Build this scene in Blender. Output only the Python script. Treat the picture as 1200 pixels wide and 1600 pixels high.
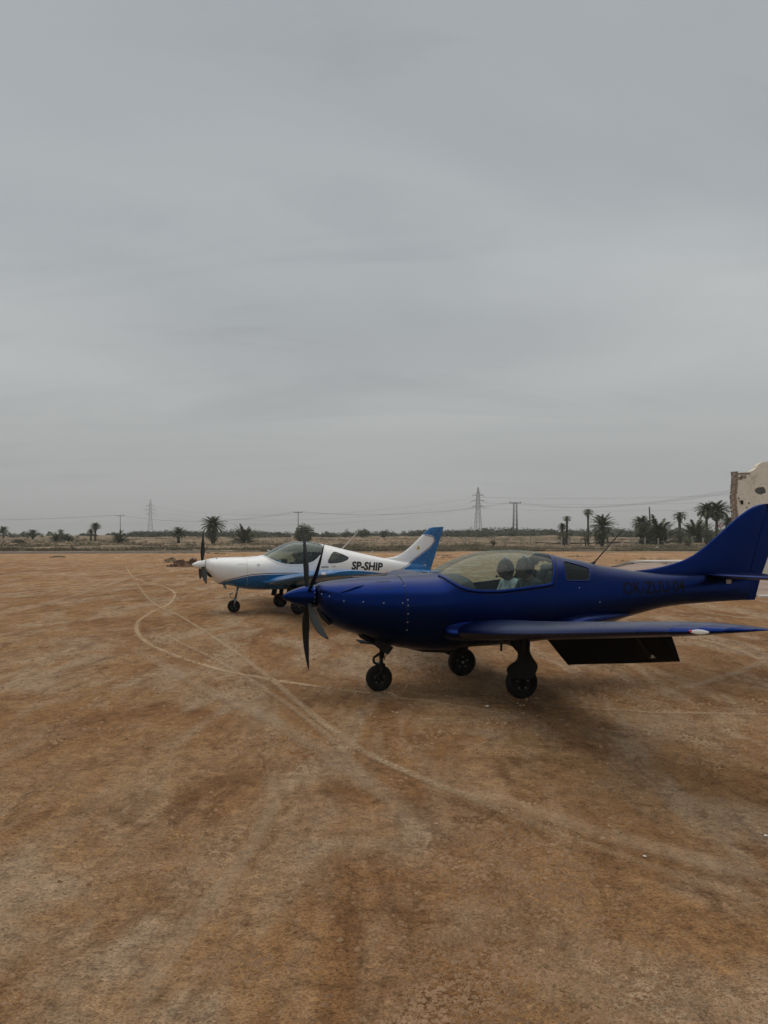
import bpy, bmesh, math, random
import numpy as np
from mathutils import Vector, Matrix, noise as mnoise

# ------------------------------------------------------------------ camera, sky, sun, exposure
scene = bpy.context.scene
for _o in list(bpy.data.objects):
    bpy.data.objects.remove(_o)
C = scene.collection
R = math.radians
CAM_H, FPX, HZ = 1.65, 1200.0, 840.0          # eye height, focal length and horizon row of the 1200x1600 photograph

cam_d = bpy.data.cameras.new('camera')
cam_d.sensor_width = 36.0
cam_d.lens = 27.0
cam_d.shift_y = 0.025
cam_d.clip_start = 0.1
cam_d.clip_end = 9000.0
cam = bpy.data.objects.new('camera', cam_d)
cam.location = (0, 0, CAM_H)
cam.rotation_euler = (R(90), 0, 0)
C.objects.link(cam)
scene.camera = cam

SUN_EL, SUN_AZ = R(73), R(345)                 # high, veiled sun behind the cloud layer
world = bpy.data.worlds.new('World')
scene.world = world
world.use_nodes = True
wn, wl = world.node_tree.nodes, world.node_tree.links
wn.clear()
w_out = wn.new('ShaderNodeOutputWorld')
w_bg = wn.new('ShaderNodeBackground')
w_sky = wn.new('ShaderNodeTexSky')
w_sky.sky_type = 'NISHITA'
w_sky.sun_disc = False
w_sky.sun_elevation = SUN_EL
w_sky.sun_rotation = SUN_AZ
w_sky.dust_density = 4.0
w_tc = wn.new('ShaderNodeTexCoord')
w_sep = wn.new('ShaderNodeSeparateXYZ')
wl.new(w_tc.outputs['Generated'], w_sep.inputs[0])
w_ab = wn.new('ShaderNodeMath'); w_ab.operation = 'ABSOLUTE'
wl.new(w_sep.outputs['Z'], w_ab.inputs[0])
w_ad = wn.new('ShaderNodeMath'); w_ad.operation = 'ADD'; w_ad.inputs[1].default_value = 0.16
wl.new(w_ab.outputs[0], w_ad.inputs[0])
w_dx = wn.new('ShaderNodeMath'); w_dx.operation = 'DIVIDE'
wl.new(w_sep.outputs['X'], w_dx.inputs[0]); wl.new(w_ad.outputs[0], w_dx.inputs[1])
w_dy = wn.new('ShaderNodeMath'); w_dy.operation = 'DIVIDE'
wl.new(w_sep.outputs['Y'], w_dy.inputs[0]); wl.new(w_ad.outputs[0], w_dy.inputs[1])
w_cmb = wn.new('ShaderNodeCombineXYZ')
wl.new(w_dx.outputs[0], w_cmb.inputs[0]); wl.new(w_dy.outputs[0], w_cmb.inputs[1])
w_map = wn.new('ShaderNodeMapping')
w_map.inputs['Rotation'].default_value = (0, 0, R(38))
w_map.inputs['Scale'].default_value = (0.36, 0.62, 1)
w_map.inputs['Location'].default_value = (12.5, 5.1, 0)
wl.new(w_cmb.outputs[0], w_map.inputs[0])
w_n1 = wn.new('ShaderNodeTexNoise')
w_n1.inputs['Scale'].default_value = 1.15; w_n1.inputs['Detail'].default_value = 8.0
w_n1.inputs['Roughness'].default_value = 0.46; w_n1.inputs['Distortion'].default_value = 0.5
wl.new(w_map.outputs[0], w_n1.inputs['Vector'])
w_r1 = wn.new('ShaderNodeValToRGB')            # the cloud layer: cool grey thicker patches, lighter thin ones
w_r1.color_ramp.elements[0].position = 0.34; w_r1.color_ramp.elements[0].color = (0.290, 0.311, 0.330, 1)
w_r1.color_ramp.elements[1].position = 0.66; w_r1.color_ramp.elements[1].color = (0.430, 0.448, 0.449, 1)
wl.new(w_n1.outputs['Fac'], w_r1.inputs[0])
w_rz = wn.new('ShaderNodeValToRGB')            # warmer, duller air towards the horizon
w_rz.color_ramp.elements[0].position = 0.0; w_rz.color_ramp.elements[0].color = (1, 1, 1, 1)
w_rz.color_ramp.elements[1].position = 0.34; w_rz.color_ramp.elements[1].color = (0, 0, 0, 1)
wl.new(w_ab.outputs[0], w_rz.inputs[0])
w_mh = wn.new('ShaderNodeMix'); w_mh.data_type = 'RGBA'
wl.new(w_rz.outputs[0], w_mh.inputs['Factor'])
wl.new(w_r1.outputs[0], w_mh.inputs['A'])
w_mh.inputs['B'].default_value = (0.333, 0.336, 0.332, 1)
w_mul = wn.new('ShaderNodeMix'); w_mul.data_type = 'RGBA'; w_mul.blend_type = 'MULTIPLY'; w_mul.inputs['Factor'].default_value = 1.0
wl.new(w_sky.outputs[0], w_mul.inputs['A']); w_mul.inputs['B'].default_value = (0.08, 0.08, 0.08, 1)
w_mix = wn.new('ShaderNodeMix'); w_mix.data_type = 'RGBA'
w_mix.inputs['Factor'].default_value = 0.96    # overcast: almost all of the clear sky is covered
wl.new(w_mul.outputs['Result'], w_mix.inputs['A']); wl.new(w_mh.outputs['Result'], w_mix.inputs['B'])
w_m2 = wn.new('ShaderNodeMapping')             # thin darker streaks lower down in the layer
w_m2.inputs['Rotation'].default_value = (0, 0, R(-9)); w_m2.inputs['Scale'].default_value = (0.42, 0.95, 1); w_m2.inputs['Location'].default_value = (6.63, 12.5, 0)
wl.new(w_cmb.outputs[0], w_m2.inputs[0])
w_n2 = wn.new('ShaderNodeTexNoise')
w_n2.inputs['Scale'].default_value = 1.5; w_n2.inputs['Detail'].default_value = 9.0; w_n2.inputs['Roughness'].default_value = 0.62; w_n2.inputs['Distortion'].default_value = 0.8
wl.new(w_m2.outputs[0], w_n2.inputs['Vector'])
w_r2 = wn.new('ShaderNodeValToRGB')
w_r2.color_ramp.elements[0].position = 0.30; w_r2.color_ramp.elements[0].color = (0.90, 0.905, 0.912, 1)
w_r2.color_ramp.elements[1].position = 0.47; w_r2.color_ramp.elements[1].color = (1.01, 1.01, 1.008, 1)
wl.new(w_n2.outputs['Fac'], w_r2.inputs[0])
w_st = wn.new('ShaderNodeMix'); w_st.data_type = 'RGBA'; w_st.blend_type = 'MULTIPLY'; w_st.inputs['Factor'].default_value = 1.0
wl.new(w_mix.outputs['Result'], w_st.inputs['A']); wl.new(w_r2.outputs[0], w_st.inputs['B'])
wl.new(w_st.outputs['Result'], w_bg.inputs['Color'])
w_bg.inputs['Strength'].default_value = 1.0
wl.new(w_bg.outputs[0], w_out.inputs['Surface'])

sun_d = bpy.data.lights.new('sun', 'SUN')
sun_d.energy = 1.25
sun_d.angle = R(80)
sun_d.color = (1.0, 0.95, 0.87)
sun = bpy.data.objects.new('sun', sun_d)
C.objects.link(sun)
_sd = Vector((math.sin(SUN_AZ) * math.cos(SUN_EL), math.cos(SUN_AZ) * math.cos(SUN_EL), math.sin(SUN_EL)))
sun.rotation_euler = _sd.to_track_quat('Z', 'Y').to_euler()
sun.location = (0, 0, 60)

vs = scene.view_settings
vs.view_transform = 'Standard'
vs.look = 'None'
vs.exposure = 0.28
vs.gamma = 1.0
vs.use_curve_mapping = False
scene.cycles.use_denoising = True
scene.cycles.max_bounces = 6
scene.cycles.diffuse_bounces = 3
scene.cycles.use_adaptive_sampling = True
scene.cycles.adaptive_threshold = 0.02
scene.cycles.transparent_max_bounces = 16

# ------------------------------------------------------------------ helpers
random.seed(7)


def at(px, d):
    """x of photo column px at depth d"""
    return (px - 600.0) / FPX * d


def pchip(xs, ys, x):
    xs = np.asarray(xs, float); ys = np.asarray(ys, float); x = np.asarray(x, float)
    h = np.diff(xs); dl = np.diff(ys) / h
    m = np.zeros(len(xs))
    for i in range(1, len(xs) - 1):
        if dl[i - 1] * dl[i] > 0:
            w1 = 2 * h[i] + h[i - 1]; w2 = h[i] + 2 * h[i - 1]
            m[i] = (w1 + w2) / (w1 / dl[i - 1] + w2 / dl[i])
    m[0], m[-1] = dl[0], dl[-1]
    k = np.clip(np.searchsorted(xs, x) - 1, 0, len(xs) - 2)
    t = np.clip((x - xs[k]) / h[k], 0, 1)
    return ((2 * t**3 - 3 * t**2 + 1) * ys[k] + (t**3 - 2 * t**2 + t) * h[k] * m[k]
            + (-2 * t**3 + 3 * t**2) * ys[k + 1] + (t**3 - t**2) * h[k] * m[k + 1])


def me_obj(name, verts, faces, mat=None, parent=None, smooth=True, matidx=None):
    me = bpy.data.meshes.new(name)
    me.from_pydata([tuple(v) for v in verts], [], [tuple(f) for f in faces])
    mats = mat if isinstance(mat, (list, tuple)) else [mat]
    for m in mats:
        if m is not None:
            me.materials.append(m)
    if matidx is not None:
        me.polygons.foreach_set('material_index', list(matidx))
    me.polygons.foreach_set('use_smooth', [smooth] * len(me.polygons))
    me.update()
    o = bpy.data.objects.new(name, me)
    C.objects.link(o)
    if parent is not None:
        o.parent = parent
    return o


def bm_obj(name, bm, mat=None, parent=None, smooth=False):
    me = bpy.data.meshes.new(name)
    bm.to_mesh(me); bm.free()
    mats = mat if isinstance(mat, (list, tuple)) else [mat]
    for m in mats:
        if m is not None:
            me.materials.append(m)
    me.polygons.foreach_set('use_smooth', [smooth] * len(me.polygons))
    o = bpy.data.objects.new(name, me)
    C.objects.link(o)
    if parent is not None:
        o.parent = parent
    return o


def tag(o, label=None, cat=None, group=None, kind=None):
    if label: o['label'] = label
    if cat: o['category'] = cat
    if group: o['group'] = group
    if kind: o['kind'] = kind
    return o


def empty(name, loc, rz=0.0):
    o = bpy.data.objects.new(name, None)
    o.empty_display_size = 0.3
    o.location = loc
    o.rotation_euler = (0, 0, rz)
    C.objects.link(o)
    return o


def tube_vf(pts, radii, seg=8, cap=True):
    """tube along pts; returns verts, faces"""
    V, Fc = [], []
    n = len(pts)
    P = [Vector(p) for p in pts]
    if not hasattr(radii, '__len__'):
        radii = [radii] * n
    up = Vector((0, 0, 1))
    prev = None
    for i in range(n):
        t = (P[min(i + 1, n - 1)] - P[max(i - 1, 0)]).normalized()
        if prev is None:
            a = up if abs(t.z) < 0.9 else Vector((1, 0, 0))
            s = t.cross(a).normalized()
        else:
            s = (prev - t * prev.dot(t)).normalized()
        prev = s
        b = t.cross(s)
        for k in range(seg):
            an = 2 * math.pi * k / seg
            V.append(P[i] + (s * math.cos(an) + b * math.sin(an)) * radii[i])
    for i in range(n - 1):
        for k in range(seg):
            k2 = (k + 1) % seg
            Fc.append((i * seg + k, i * seg + k2, (i + 1) * seg + k2, (i + 1) * seg + k))
    if cap:
        Fc.append(tuple(range(seg))[::-1])
        Fc.append(tuple((n - 1) * seg + k for k in range(seg)))
    return V, Fc


def tube(name, pts, r, mat, parent=None, seg=8, smooth=True):
    v, f = tube_vf(pts, r, seg)
    return me_obj(name, v, f, mat, parent, smooth)


class MB:
    """collects shapes into one mesh"""
    def __init__(self):
        self.v, self.f, self.mi = [], [], []

    def add(self, v, f, mi=0):
        o = len(self.v)
        self.v += [tuple(p) for p in v]
        self.f += [tuple(i + o for i in q) for q in f]
        self.mi += [mi] * len(f)
        return self

    def tube(self, pts, r, seg=8, mi=0):
        return self.add(*tube_vf(pts, r, seg), mi)

    def box(self, c, s, rot=None, mi=0):
        hx, hy, hz = s[0] / 2, s[1] / 2, s[2] / 2
        v = [Vector((x, y, z)) for x in (-hx, hx) for y in (-hy, hy) for z in (-hz, hz)]
        if rot is not None:
            v = [rot @ p for p in v]
        c = Vector(c)
        v = [p + c for p in v]
        f = [(0, 1, 3, 2), (4, 6, 7, 5), (0, 4, 5, 1), (2, 3, 7, 6), (0, 2, 6, 4), (1, 5, 7, 3)]
        return self.add(v, f, mi)

    def build(self, name, mat, parent=None, smooth=False):
        return me_obj(name, self.v, self.f, mat, parent, smooth, self.mi)


def lathe_vf(profile, seg=32, axis='y'):
    """profile: (axial, radius) pairs; revolve about y (or x)"""
    V, Fc = [], []
    for a, r in profile:
        for k in range(seg):
            t = 2 * math.pi * k / seg
            if axis == 'y':
                V.append((r * math.cos(t), a, r * math.sin(t)))
            else:
                V.append((a, r * math.cos(t), r * math.sin(t)))
    n = len(profile)
    for i in range(n - 1):
        for k in range(seg):
            k2 = (k + 1) % seg
            Fc.append((i * seg + k, i * seg + k2, (i + 1) * seg + k2, (i + 1) * seg + k))
    return V, Fc


def loft_vf(rings, cap=True):
    V, Fc = [], []
    m = len(rings[0])
    for r in rings:
        V += [tuple(p) for p in r]
    for i in range(len(rings) - 1):
        for k in range(m):
            k2 = (k + 1) % m
            Fc.append((i * m + k, i * m + k2, (i + 1) * m + k2, (i + 1) * m + k))
    if cap:
        Fc.append(tuple(range(m))[::-1])
        Fc.append(tuple((len(rings) - 1) * m + k for k in range(m)))
    return V, Fc


def foil(n=14, t=0.14, camber=0.02, c0=0.0, c1=1.0):
    """closed ring of (xc, zc), upper from c1 to c0 then lower back"""
    def th(x):
        return 5 * t * (0.2969 * math.sqrt(max(x, 0)) - 0.126 * x - 0.3516 * x * x + 0.2843 * x**3 - 0.1036 * x**4)

    def cm(x):
        p = 0.4
        return camber / p**2 * (2 * p * x - x * x) if x < p else camber / (1 - p)**2 * ((1 - 2 * p) + 2 * p * x - x * x)
    xs = [c0 + (c1 - c0) * (0.5 - 0.5 * math.cos(math.pi * i / n)) for i in range(n + 1)]
    up = [(x, cm(x) + th(x)) for x in reversed(xs)]
    lo = [(x, cm(x) - th(x)) for x in xs]
    return up + lo[1 if c0 == 0 else 0:]


def inpoly(x, z, poly):
    c = False
    j = len(poly) - 1
    for i in range(len(poly)):
        xi, zi = poly[i]; xj, zj = poly[j]
        if (zi > z) != (zj > z) and x < (xj - xi) * (z - zi) / (zj - zi) + xi:
            c = not c
        j = i
    return c


def nearest_on(poly, x, z):
    best, bp = 1e9, (x, z)
    for i in range(len(poly)):
        ax, az = poly[i]; bx, bz = poly[(i + 1) % len(poly)]
        dx, dz = bx - ax, bz - az
        L = dx * dx + dz * dz
        t = 0 if L == 0 else max(0, min(1, ((x - ax) * dx + (z - az) * dz) / L))
        qx, qz = ax + t * dx, az + t * dz
        d = (qx - x)**2 + (qz - z)**2
        if d < best:
            best, bp = d, (qx, qz)
    return bp, math.sqrt(best)


def smooth_poly(pts, sub=6, closed=False):
    """Catmull-Rom through 2-D points"""
    n = len(pts); out = []
    rng = n if closed else n - 1
    for i in range(rng):
        p0 = pts[(i - 1) % n] if closed or i > 0 else pts[0]
        p1 = pts[i]; p2 = pts[(i + 1) % n]
        p3 = pts[(i + 2) % n] if closed or i + 2 < n else pts[-1]
        for k in range(sub):
            t = k / sub
            out.append(tuple(0.5 * ((2 * p1[c]) + (-p0[c] + p2[c]) * t + (2 * p0[c] - 5 * p1[c] + 4 * p2[c] - p3[c]) * t * t
                                    + (-p0[c] + 3 * p1[c] - 3 * p2[c] + p3[c]) * t**3) for c in range(len(p1))))
    if not closed:
        out.append(tuple(pts[-1]))
    return out


# ------------------------------------------------------------------ materials
def mat(name, col, rough=0.6, metal=0.0, spec=0.5, var=0.0, vscale=6.0, bump=0.0, bscale=40.0, coat=0.0, coords='Object', col2=None):
    m = bpy.data.materials.new(name)
    m.use_nodes = True
    nt = m.node_tree
    b = nt.nodes['Principled BSDF']
    b.inputs['Base Color'].default_value = (*col, 1)
    b.inputs['Roughness'].default_value = rough
    b.inputs['Metallic'].default_value = metal
    b.inputs['Specular IOR Level'].default_value = spec
    b.inputs['Coat Weight'].default_value = coat
    b.inputs['Coat Roughness'].default_value = 0.12
    tc = nt.nodes.new('ShaderNodeTexCoord')
    if var > 0 or col2 is not None:
        n = nt.nodes.new('ShaderNodeTexNoise')
        n.inputs['Scale'].default_value = vscale; n.inputs['Detail'].default_value = 5
        nt.links.new(tc.outputs[coords], n.inputs['Vector'])
        r = nt.nodes.new('ShaderNodeValToRGB')
        c2 = col2 if col2 is not None else tuple(c * (1 - var) for c in col)
        r.color_ramp.elements[0].position = 0.35; r.color_ramp.elements[0].color = (*c2, 1)
        r.color_ramp.elements[1].position = 0.65; r.color_ramp.elements[1].color = (*col, 1)
        nt.links.new(n.outputs['Fac'], r.inputs[0]); nt.links.new(r.outputs[0], b.inputs['Base Color'])
    if bump > 0:
        n2 = nt.nodes.new('ShaderNodeTexNoise')
        n2.inputs['Scale'].default_value = bscale; n2.inputs['Detail'].default_value = 6
        nt.links.new(tc.outputs[coords], n2.inputs['Vector'])
        bp = nt.nodes.new('ShaderNodeBump'); bp.inputs['Strength'].default_value = bump; bp.inputs['Distance'].default_value = 0.02
        nt.links.new(n2.outputs['Fac'], bp.inputs['Height']); nt.links.new(bp.outputs[0], b.inputs['Normal'])
    return m


def paint(name, col, rough=0.3, dust=0.1, dustcol=(0.30, 0.23, 0.16), metal=0.0, coat=0.0):
    """aircraft paint with a thin uneven film of dust and slight waviness"""
    m = bpy.data.materials.new(name)
    m.use_nodes = True
    nt = m.node_tree; b = nt.nodes['Principled BSDF']
    tc = nt.nodes.new('ShaderNodeTexCoord')
    n = nt.nodes.new('ShaderNodeTexNoise'); n.inputs['Scale'].default_value = 2.3; n.inputs['Detail'].default_value = 9; n.inputs['Roughness'].default_value = 0.65
    nt.links.new(tc.outputs['Object'], n.inputs['Vector'])
    r = nt.nodes.new('ShaderNodeMapRange')
    r.inputs['From Min'].default_value = 0.42; r.inputs['From Max'].default_value = 0.75
    r.inputs['To Min'].default_value = dust * 0.15; r.inputs['To Max'].default_value = dust
    nt.links.new(n.outputs['Fac'], r.inputs['Value'])
    mx = nt.nodes.new('ShaderNodeMix'); mx.data_type = 'RGBA'
    mx.inputs['A'].default_value = (*col, 1); mx.inputs['B'].default_value = (*dustcol, 1)
    nt.links.new(r.outputs[0], mx.inputs['Factor'])
    nt.links.new(mx.outputs['Result'], b.inputs['Base Color'])
    rr = nt.nodes.new('ShaderNodeMapRange')
    rr.inputs['To Min'].default_value = rough * 0.8; rr.inputs['To Max'].default_value = rough * 1.35
    nt.links.new(n.outputs['Fac'], rr.inputs['Value']); nt.links.new(rr.outputs[0], b.inputs['Roughness'])
    n2 = nt.nodes.new('ShaderNodeTexNoise'); n2.inputs['Scale'].default_value = 3.0
    nt.links.new(tc.outputs['Object'], n2.inputs['Vector'])
    bp = nt.nodes.new('ShaderNodeBump'); bp.inputs['Strength'].default_value = 0.05; bp.inputs['Distance'].default_value = 0.05
    nt.links.new(n2.outputs['Fac'], bp.inputs['Height']); nt.links.new(bp.outputs[0], b.inputs['Normal'])
    b.inputs['Specular IOR Level'].default_value = 0.5
    b.inputs['Metallic'].default_value = metal
    b.inputs['Coat Weight'].default_value = coat; b.inputs['Coat Roughness'].default_value = 0.14
    return m


def glass(name, tint=(0.70, 0.80, 0.77), refl=1.0, film=0.06):
    m = bpy.data.materials.new(name)
    m.use_nodes = True
    nt = m.node_tree; nt.nodes.remove(nt.nodes['Principled BSDF'])
    out = nt.nodes['Material Output']
    tr = nt.nodes.new('ShaderNodeBsdfTransparent'); tr.inputs[0].default_value = (*tint, 1)
    gl = nt.nodes.new('ShaderNodeBsdfGlossy'); gl.inputs['Roughness'].default_value = 0.03; gl.inputs['Color'].default_value = (0.9, 0.97, 0.95, 1)
    df = nt.nodes.new('ShaderNodeBsdfDiffuse'); df.inputs[0].default_value = (0.55, 0.62, 0.58, 1)
    fr = nt.nodes.new('ShaderNodeFresnel')
    ge = nt.nodes.new('ShaderNodeNewGeometry')
    io = nt.nodes.new('ShaderNodeMapRange')            # thin sheet: same reflectance from both sides
    io.inputs['To Min'].default_value = 1.5; io.inputs['To Max'].default_value = 1 / 1.5
    nt.links.new(ge.outputs['Backfacing'], io.inputs['Value']); nt.links.new(io.outputs[0], fr.inputs['IOR'])
    mu = nt.nodes.new('ShaderNodeMath'); mu.operation = 'MULTIPLY'; mu.inputs[1].default_value = refl; mu.use_clamp = True
    nt.links.new(fr.outputs[0], mu.inputs[0])
    m1 = nt.nodes.new('ShaderNodeMixShader'); m1.inputs[0].default_value = film
    nt.links.new(tr.outputs[0], m1.inputs[1]); nt.links.new(df.outputs[0], m1.inputs[2])
    m2 = nt.nodes.new('ShaderNodeMixShader')
    nt.links.new(mu.outputs[0], m2.inputs[0]); nt.links.new(m1.outputs[0], m2.inputs[1]); nt.links.new(gl.outputs[0], m2.inputs[2])
    nt.links.new(m2.outputs[0], out.inputs['Surface'])
    return m


M = {}
M['blue'] = paint('deep_blue_paint', (0.0024, 0.0145, 0.094), 0.29, 0.015, metal=0.97)
M['flap_shaded'] = mat('shaded_flap_skin', (0.004, 0.0045, 0.007), 0.75, spec=0.12, var=0.3, vscale=8)  # near-black base colour paints in the shade on the lowered flap
M['white'] = paint('white_gelcoat', (0.85, 0.85, 0.84), 0.26, 0.07, (0.5, 0.45, 0.38))
M['wblue'] = paint('mid_blue_paint', (0.004, 0.125, 0.34), 0.26, 0.06)
M['navy'] = paint('navy_pinstripe', (0.008, 0.02, 0.07), 0.3, 0.03)
M['glass'] = glass('acrylic_canopy', (0.70, 0.83, 0.83), 0.55, 0.006)
M['glass_white'] = glass('smoked_acrylic', (0.48, 0.60, 0.60), 1.0, 0.008)
M['glass_dark'] = glass('tinted_window', (0.30, 0.38, 0.38), 1.2, 0.06)
M['carbon'] = mat('carbon_blade', (0.008, 0.008, 0.009), 0.5, spec=0.25, var=0.4, vscale=30)
M['black'] = mat('black_plastic', (0.006, 0.006, 0.007), 0.55, spec=0.3, var=0.3, vscale=20)
M['rubber'] = mat('tyre_rubber', (0.007, 0.0068, 0.0065), 0.85, spec=0.2, bump=0.3, bscale=90, col2=(0.018, 0.015, 0.012), vscale=9)
M['alu'] = mat('dull_aluminium', (0.32, 0.32, 0.32), 0.42, metal=0.9, var=0.3, vscale=25)
M['screw'] = mat('bright_screw', (0.50, 0.50, 0.49), 0.4, metal=0.5)
M['letters'] = mat('black_vinyl', (0.006, 0.007, 0.009), 0.45)
M['letters_b'] = mat('dark_vinyl', (0.0012, 0.0015, 0.003), 0.55, spec=0.12)
M['interior'] = mat('cockpit_lining', (0.025, 0.025, 0.027), 0.85, var=0.3, vscale=12)
M['seat'] = mat('black_seat_leather', (0.02, 0.022, 0.024), 0.6, bump=0.3, bscale=60)
M['seat_grey'] = mat('grey_seat_cloth', (0.12, 0.125, 0.125), 0.8, bump=0.3, bscale=80)
M['lamp'] = mat('clear_lamp_lens', (0.85, 0.85, 0.85), 0.08, spec=0.8)
M['red_lens'] = mat('red_lamp_lens', (0.5, 0.02, 0.02), 0.15)
M['yellow'] = mat('yellow_sticker', (0.75, 0.55, 0.03), 0.5)
M['placard'] = mat('grey_placard', (0.55, 0.52, 0.46), 0.5)
M['skin'] = mat('skin', (0.30, 0.16, 0.11), 0.55, var=0.15, vscale=15)
M['skin_dark'] = mat('tanned_skin', (0.12, 0.065, 0.045), 0.55, var=0.2, vscale=15)
M['shirt_white'] = mat('pale_shirt', (0.34, 0.345, 0.335), 0.8, bump=0.5, bscale=25)
M['shirt_dark'] = mat('dark_shirt', (0.02, 0.022, 0.025), 0.85, bump=0.5, bscale=25)
M['trousers'] = mat('dark_trousers', (0.03, 0.035, 0.05), 0.85, bump=0.4, bscale=25)
M['hair'] = mat('dark_hair', (0.012, 0.009, 0.008), 0.6, bump=0.8, bscale=120)
M['grey_cap'] = mat('grey_headset_pad', (0.25, 0.28, 0.28), 0.7)
M['galv'] = mat('galvanised_steel', (0.26, 0.27, 0.28), 0.6, metal=0.3)
M['wire'] = mat('dark_cable', (0.12, 0.12, 0.125), 0.7)
M['post'] = mat('weathered_concrete_post', (0.40, 0.36, 0.30), 0.9, var=0.35, vscale=3, bump=0.5, bscale=20)
M['wood'] = mat('weathered_wood', (0.09, 0.075, 0.06), 0.9, var=0.4, vscale=4)
# ------------------------------------------------------------------ ground
def fbm(x, y, s, o=4, seed=0.0):
    return mnoise.fractal(Vector((x * s + seed, y * s - seed, seed * 0.37)), 1.0, 2.0, o)


def ground_h(x, y):
    d = math.hypot(x * 0.35, y)
    base = float(np.interp(d, [0, 84, 92, 105, 120, 150, 200, 260, 400, 700, 6000], [0, 0, .06, .25, .6, .95, 1.55, 1.95, 2.5, 3.3, 10.0]))
    if y > 84:
        f = min(1.0, (y - 84) / 40.0)
        base += f * 0.35 * fbm(x, y, 0.045, 5, 3.3) + f * 0.18 * fbm(x, y, 0.2, 3, 9.1)
        if y > 200:
            base += min(1, (y - 200) / 150) * 0.9 * fbm(x, y, 0.012, 3, 1.3)
    near = 0.012 * mnoise.noise(Vector((x * 0.35, y * 0.35, 2.0))) * min(1.0, max(0.0, 1.0 - (y - 30) / 40.0))
    if y < 18 and abs(x) < 16:                   # small scuffs and clods trodden into the crust
        k = min(1.0, (18 - y) / 6.0)
        near += k * (0.0075 * fbm(x, y, 2.6, 3, 6.2) + 0.004 * abs(mnoise.noise(Vector((x * 9, y * 9, 3.0)))))
    return base + near


def build_ground():
    ys = [-14, -10, -7, -5, -4]
    y = -3.0
    while y < 3000:
        ys.append(y)
        y += 0.05 if 1.7 < y < 8 else 0.10 if y < 14 else (0.5 if y < 30 else (1.3 if y < 84 else (1.6 if y < 170 else (4 if y < 320 else y * 0.06))))
    xs_n = np.concatenate([np.linspace(-1, -0.55, 12), np.linspace(-0.55, 0.55, 330)[1:], np.linspace(0.55, 1, 12)[1:]])
    V, Fc = [], []
    for yy in ys:
        half = max(14.0, abs(yy) * 1.15 + 6)
        if yy > 500: half = yy * 1.3
        for u in xs_n:
            xx = u * half
            V.append((xx, yy, ground_h(xx, yy)))
    m = len(xs_n)
    for i in range(len(ys) - 1):
        for k in range(m - 1):
            Fc.append((i * m + k, i * m + k + 1, (i + 1) * m + k + 1, (i + 1) * m + k))
    o = me_obj('ground', V, Fc, ground_material(), None, True)
    return tag(o, kind='structure')


def N(nt, t, **kw):
    n = nt.nodes.new(t)
    for k, v in kw.items():
        if k in n.inputs:
            n.inputs[k].default_value = v
        else:
            setattr(n, k, v)
    return n


def ramp(nt, src, stops):
    r = nt.nodes.new('ShaderNodeValToRGB')
    e = r.color_ramp.elements
    while len(e) < len(stops): e.new(0.5)
    for i, (p, c) in enumerate(stops):
        e[i].position = p
        e[i].color = (*c, 1) if len(c) == 3 else c
    nt.links.new(src, r.inputs[0])
    return r.outputs[0]


def mixc(nt, f, a, b, blend='MIX'):
    m = nt.nodes.new('ShaderNodeMix'); m.data_type = 'RGBA'; m.blend_type = blend
    for s, v in (('Factor', f), ('A', a), ('B', b)):
        if hasattr(v, 'is_output'): nt.links.new(v, m.inputs[s])
        elif s == 'Factor': m.inputs[s].default_value = v
        else: m.inputs[s].default_value = (*v, 1)
    return m.outputs['Result']


def math_n(nt, op, a, b=None, clamp=False):
    m = nt.nodes.new('ShaderNodeMath'); m.operation = op; m.use_clamp = clamp
    for i, v in enumerate((a, b)):
        if v is None: continue
        if hasattr(v, 'is_output'): nt.links.new(v, m.inputs[i])
        else: m.inputs[i].default_value = v
    return m.outputs[0]


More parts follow.
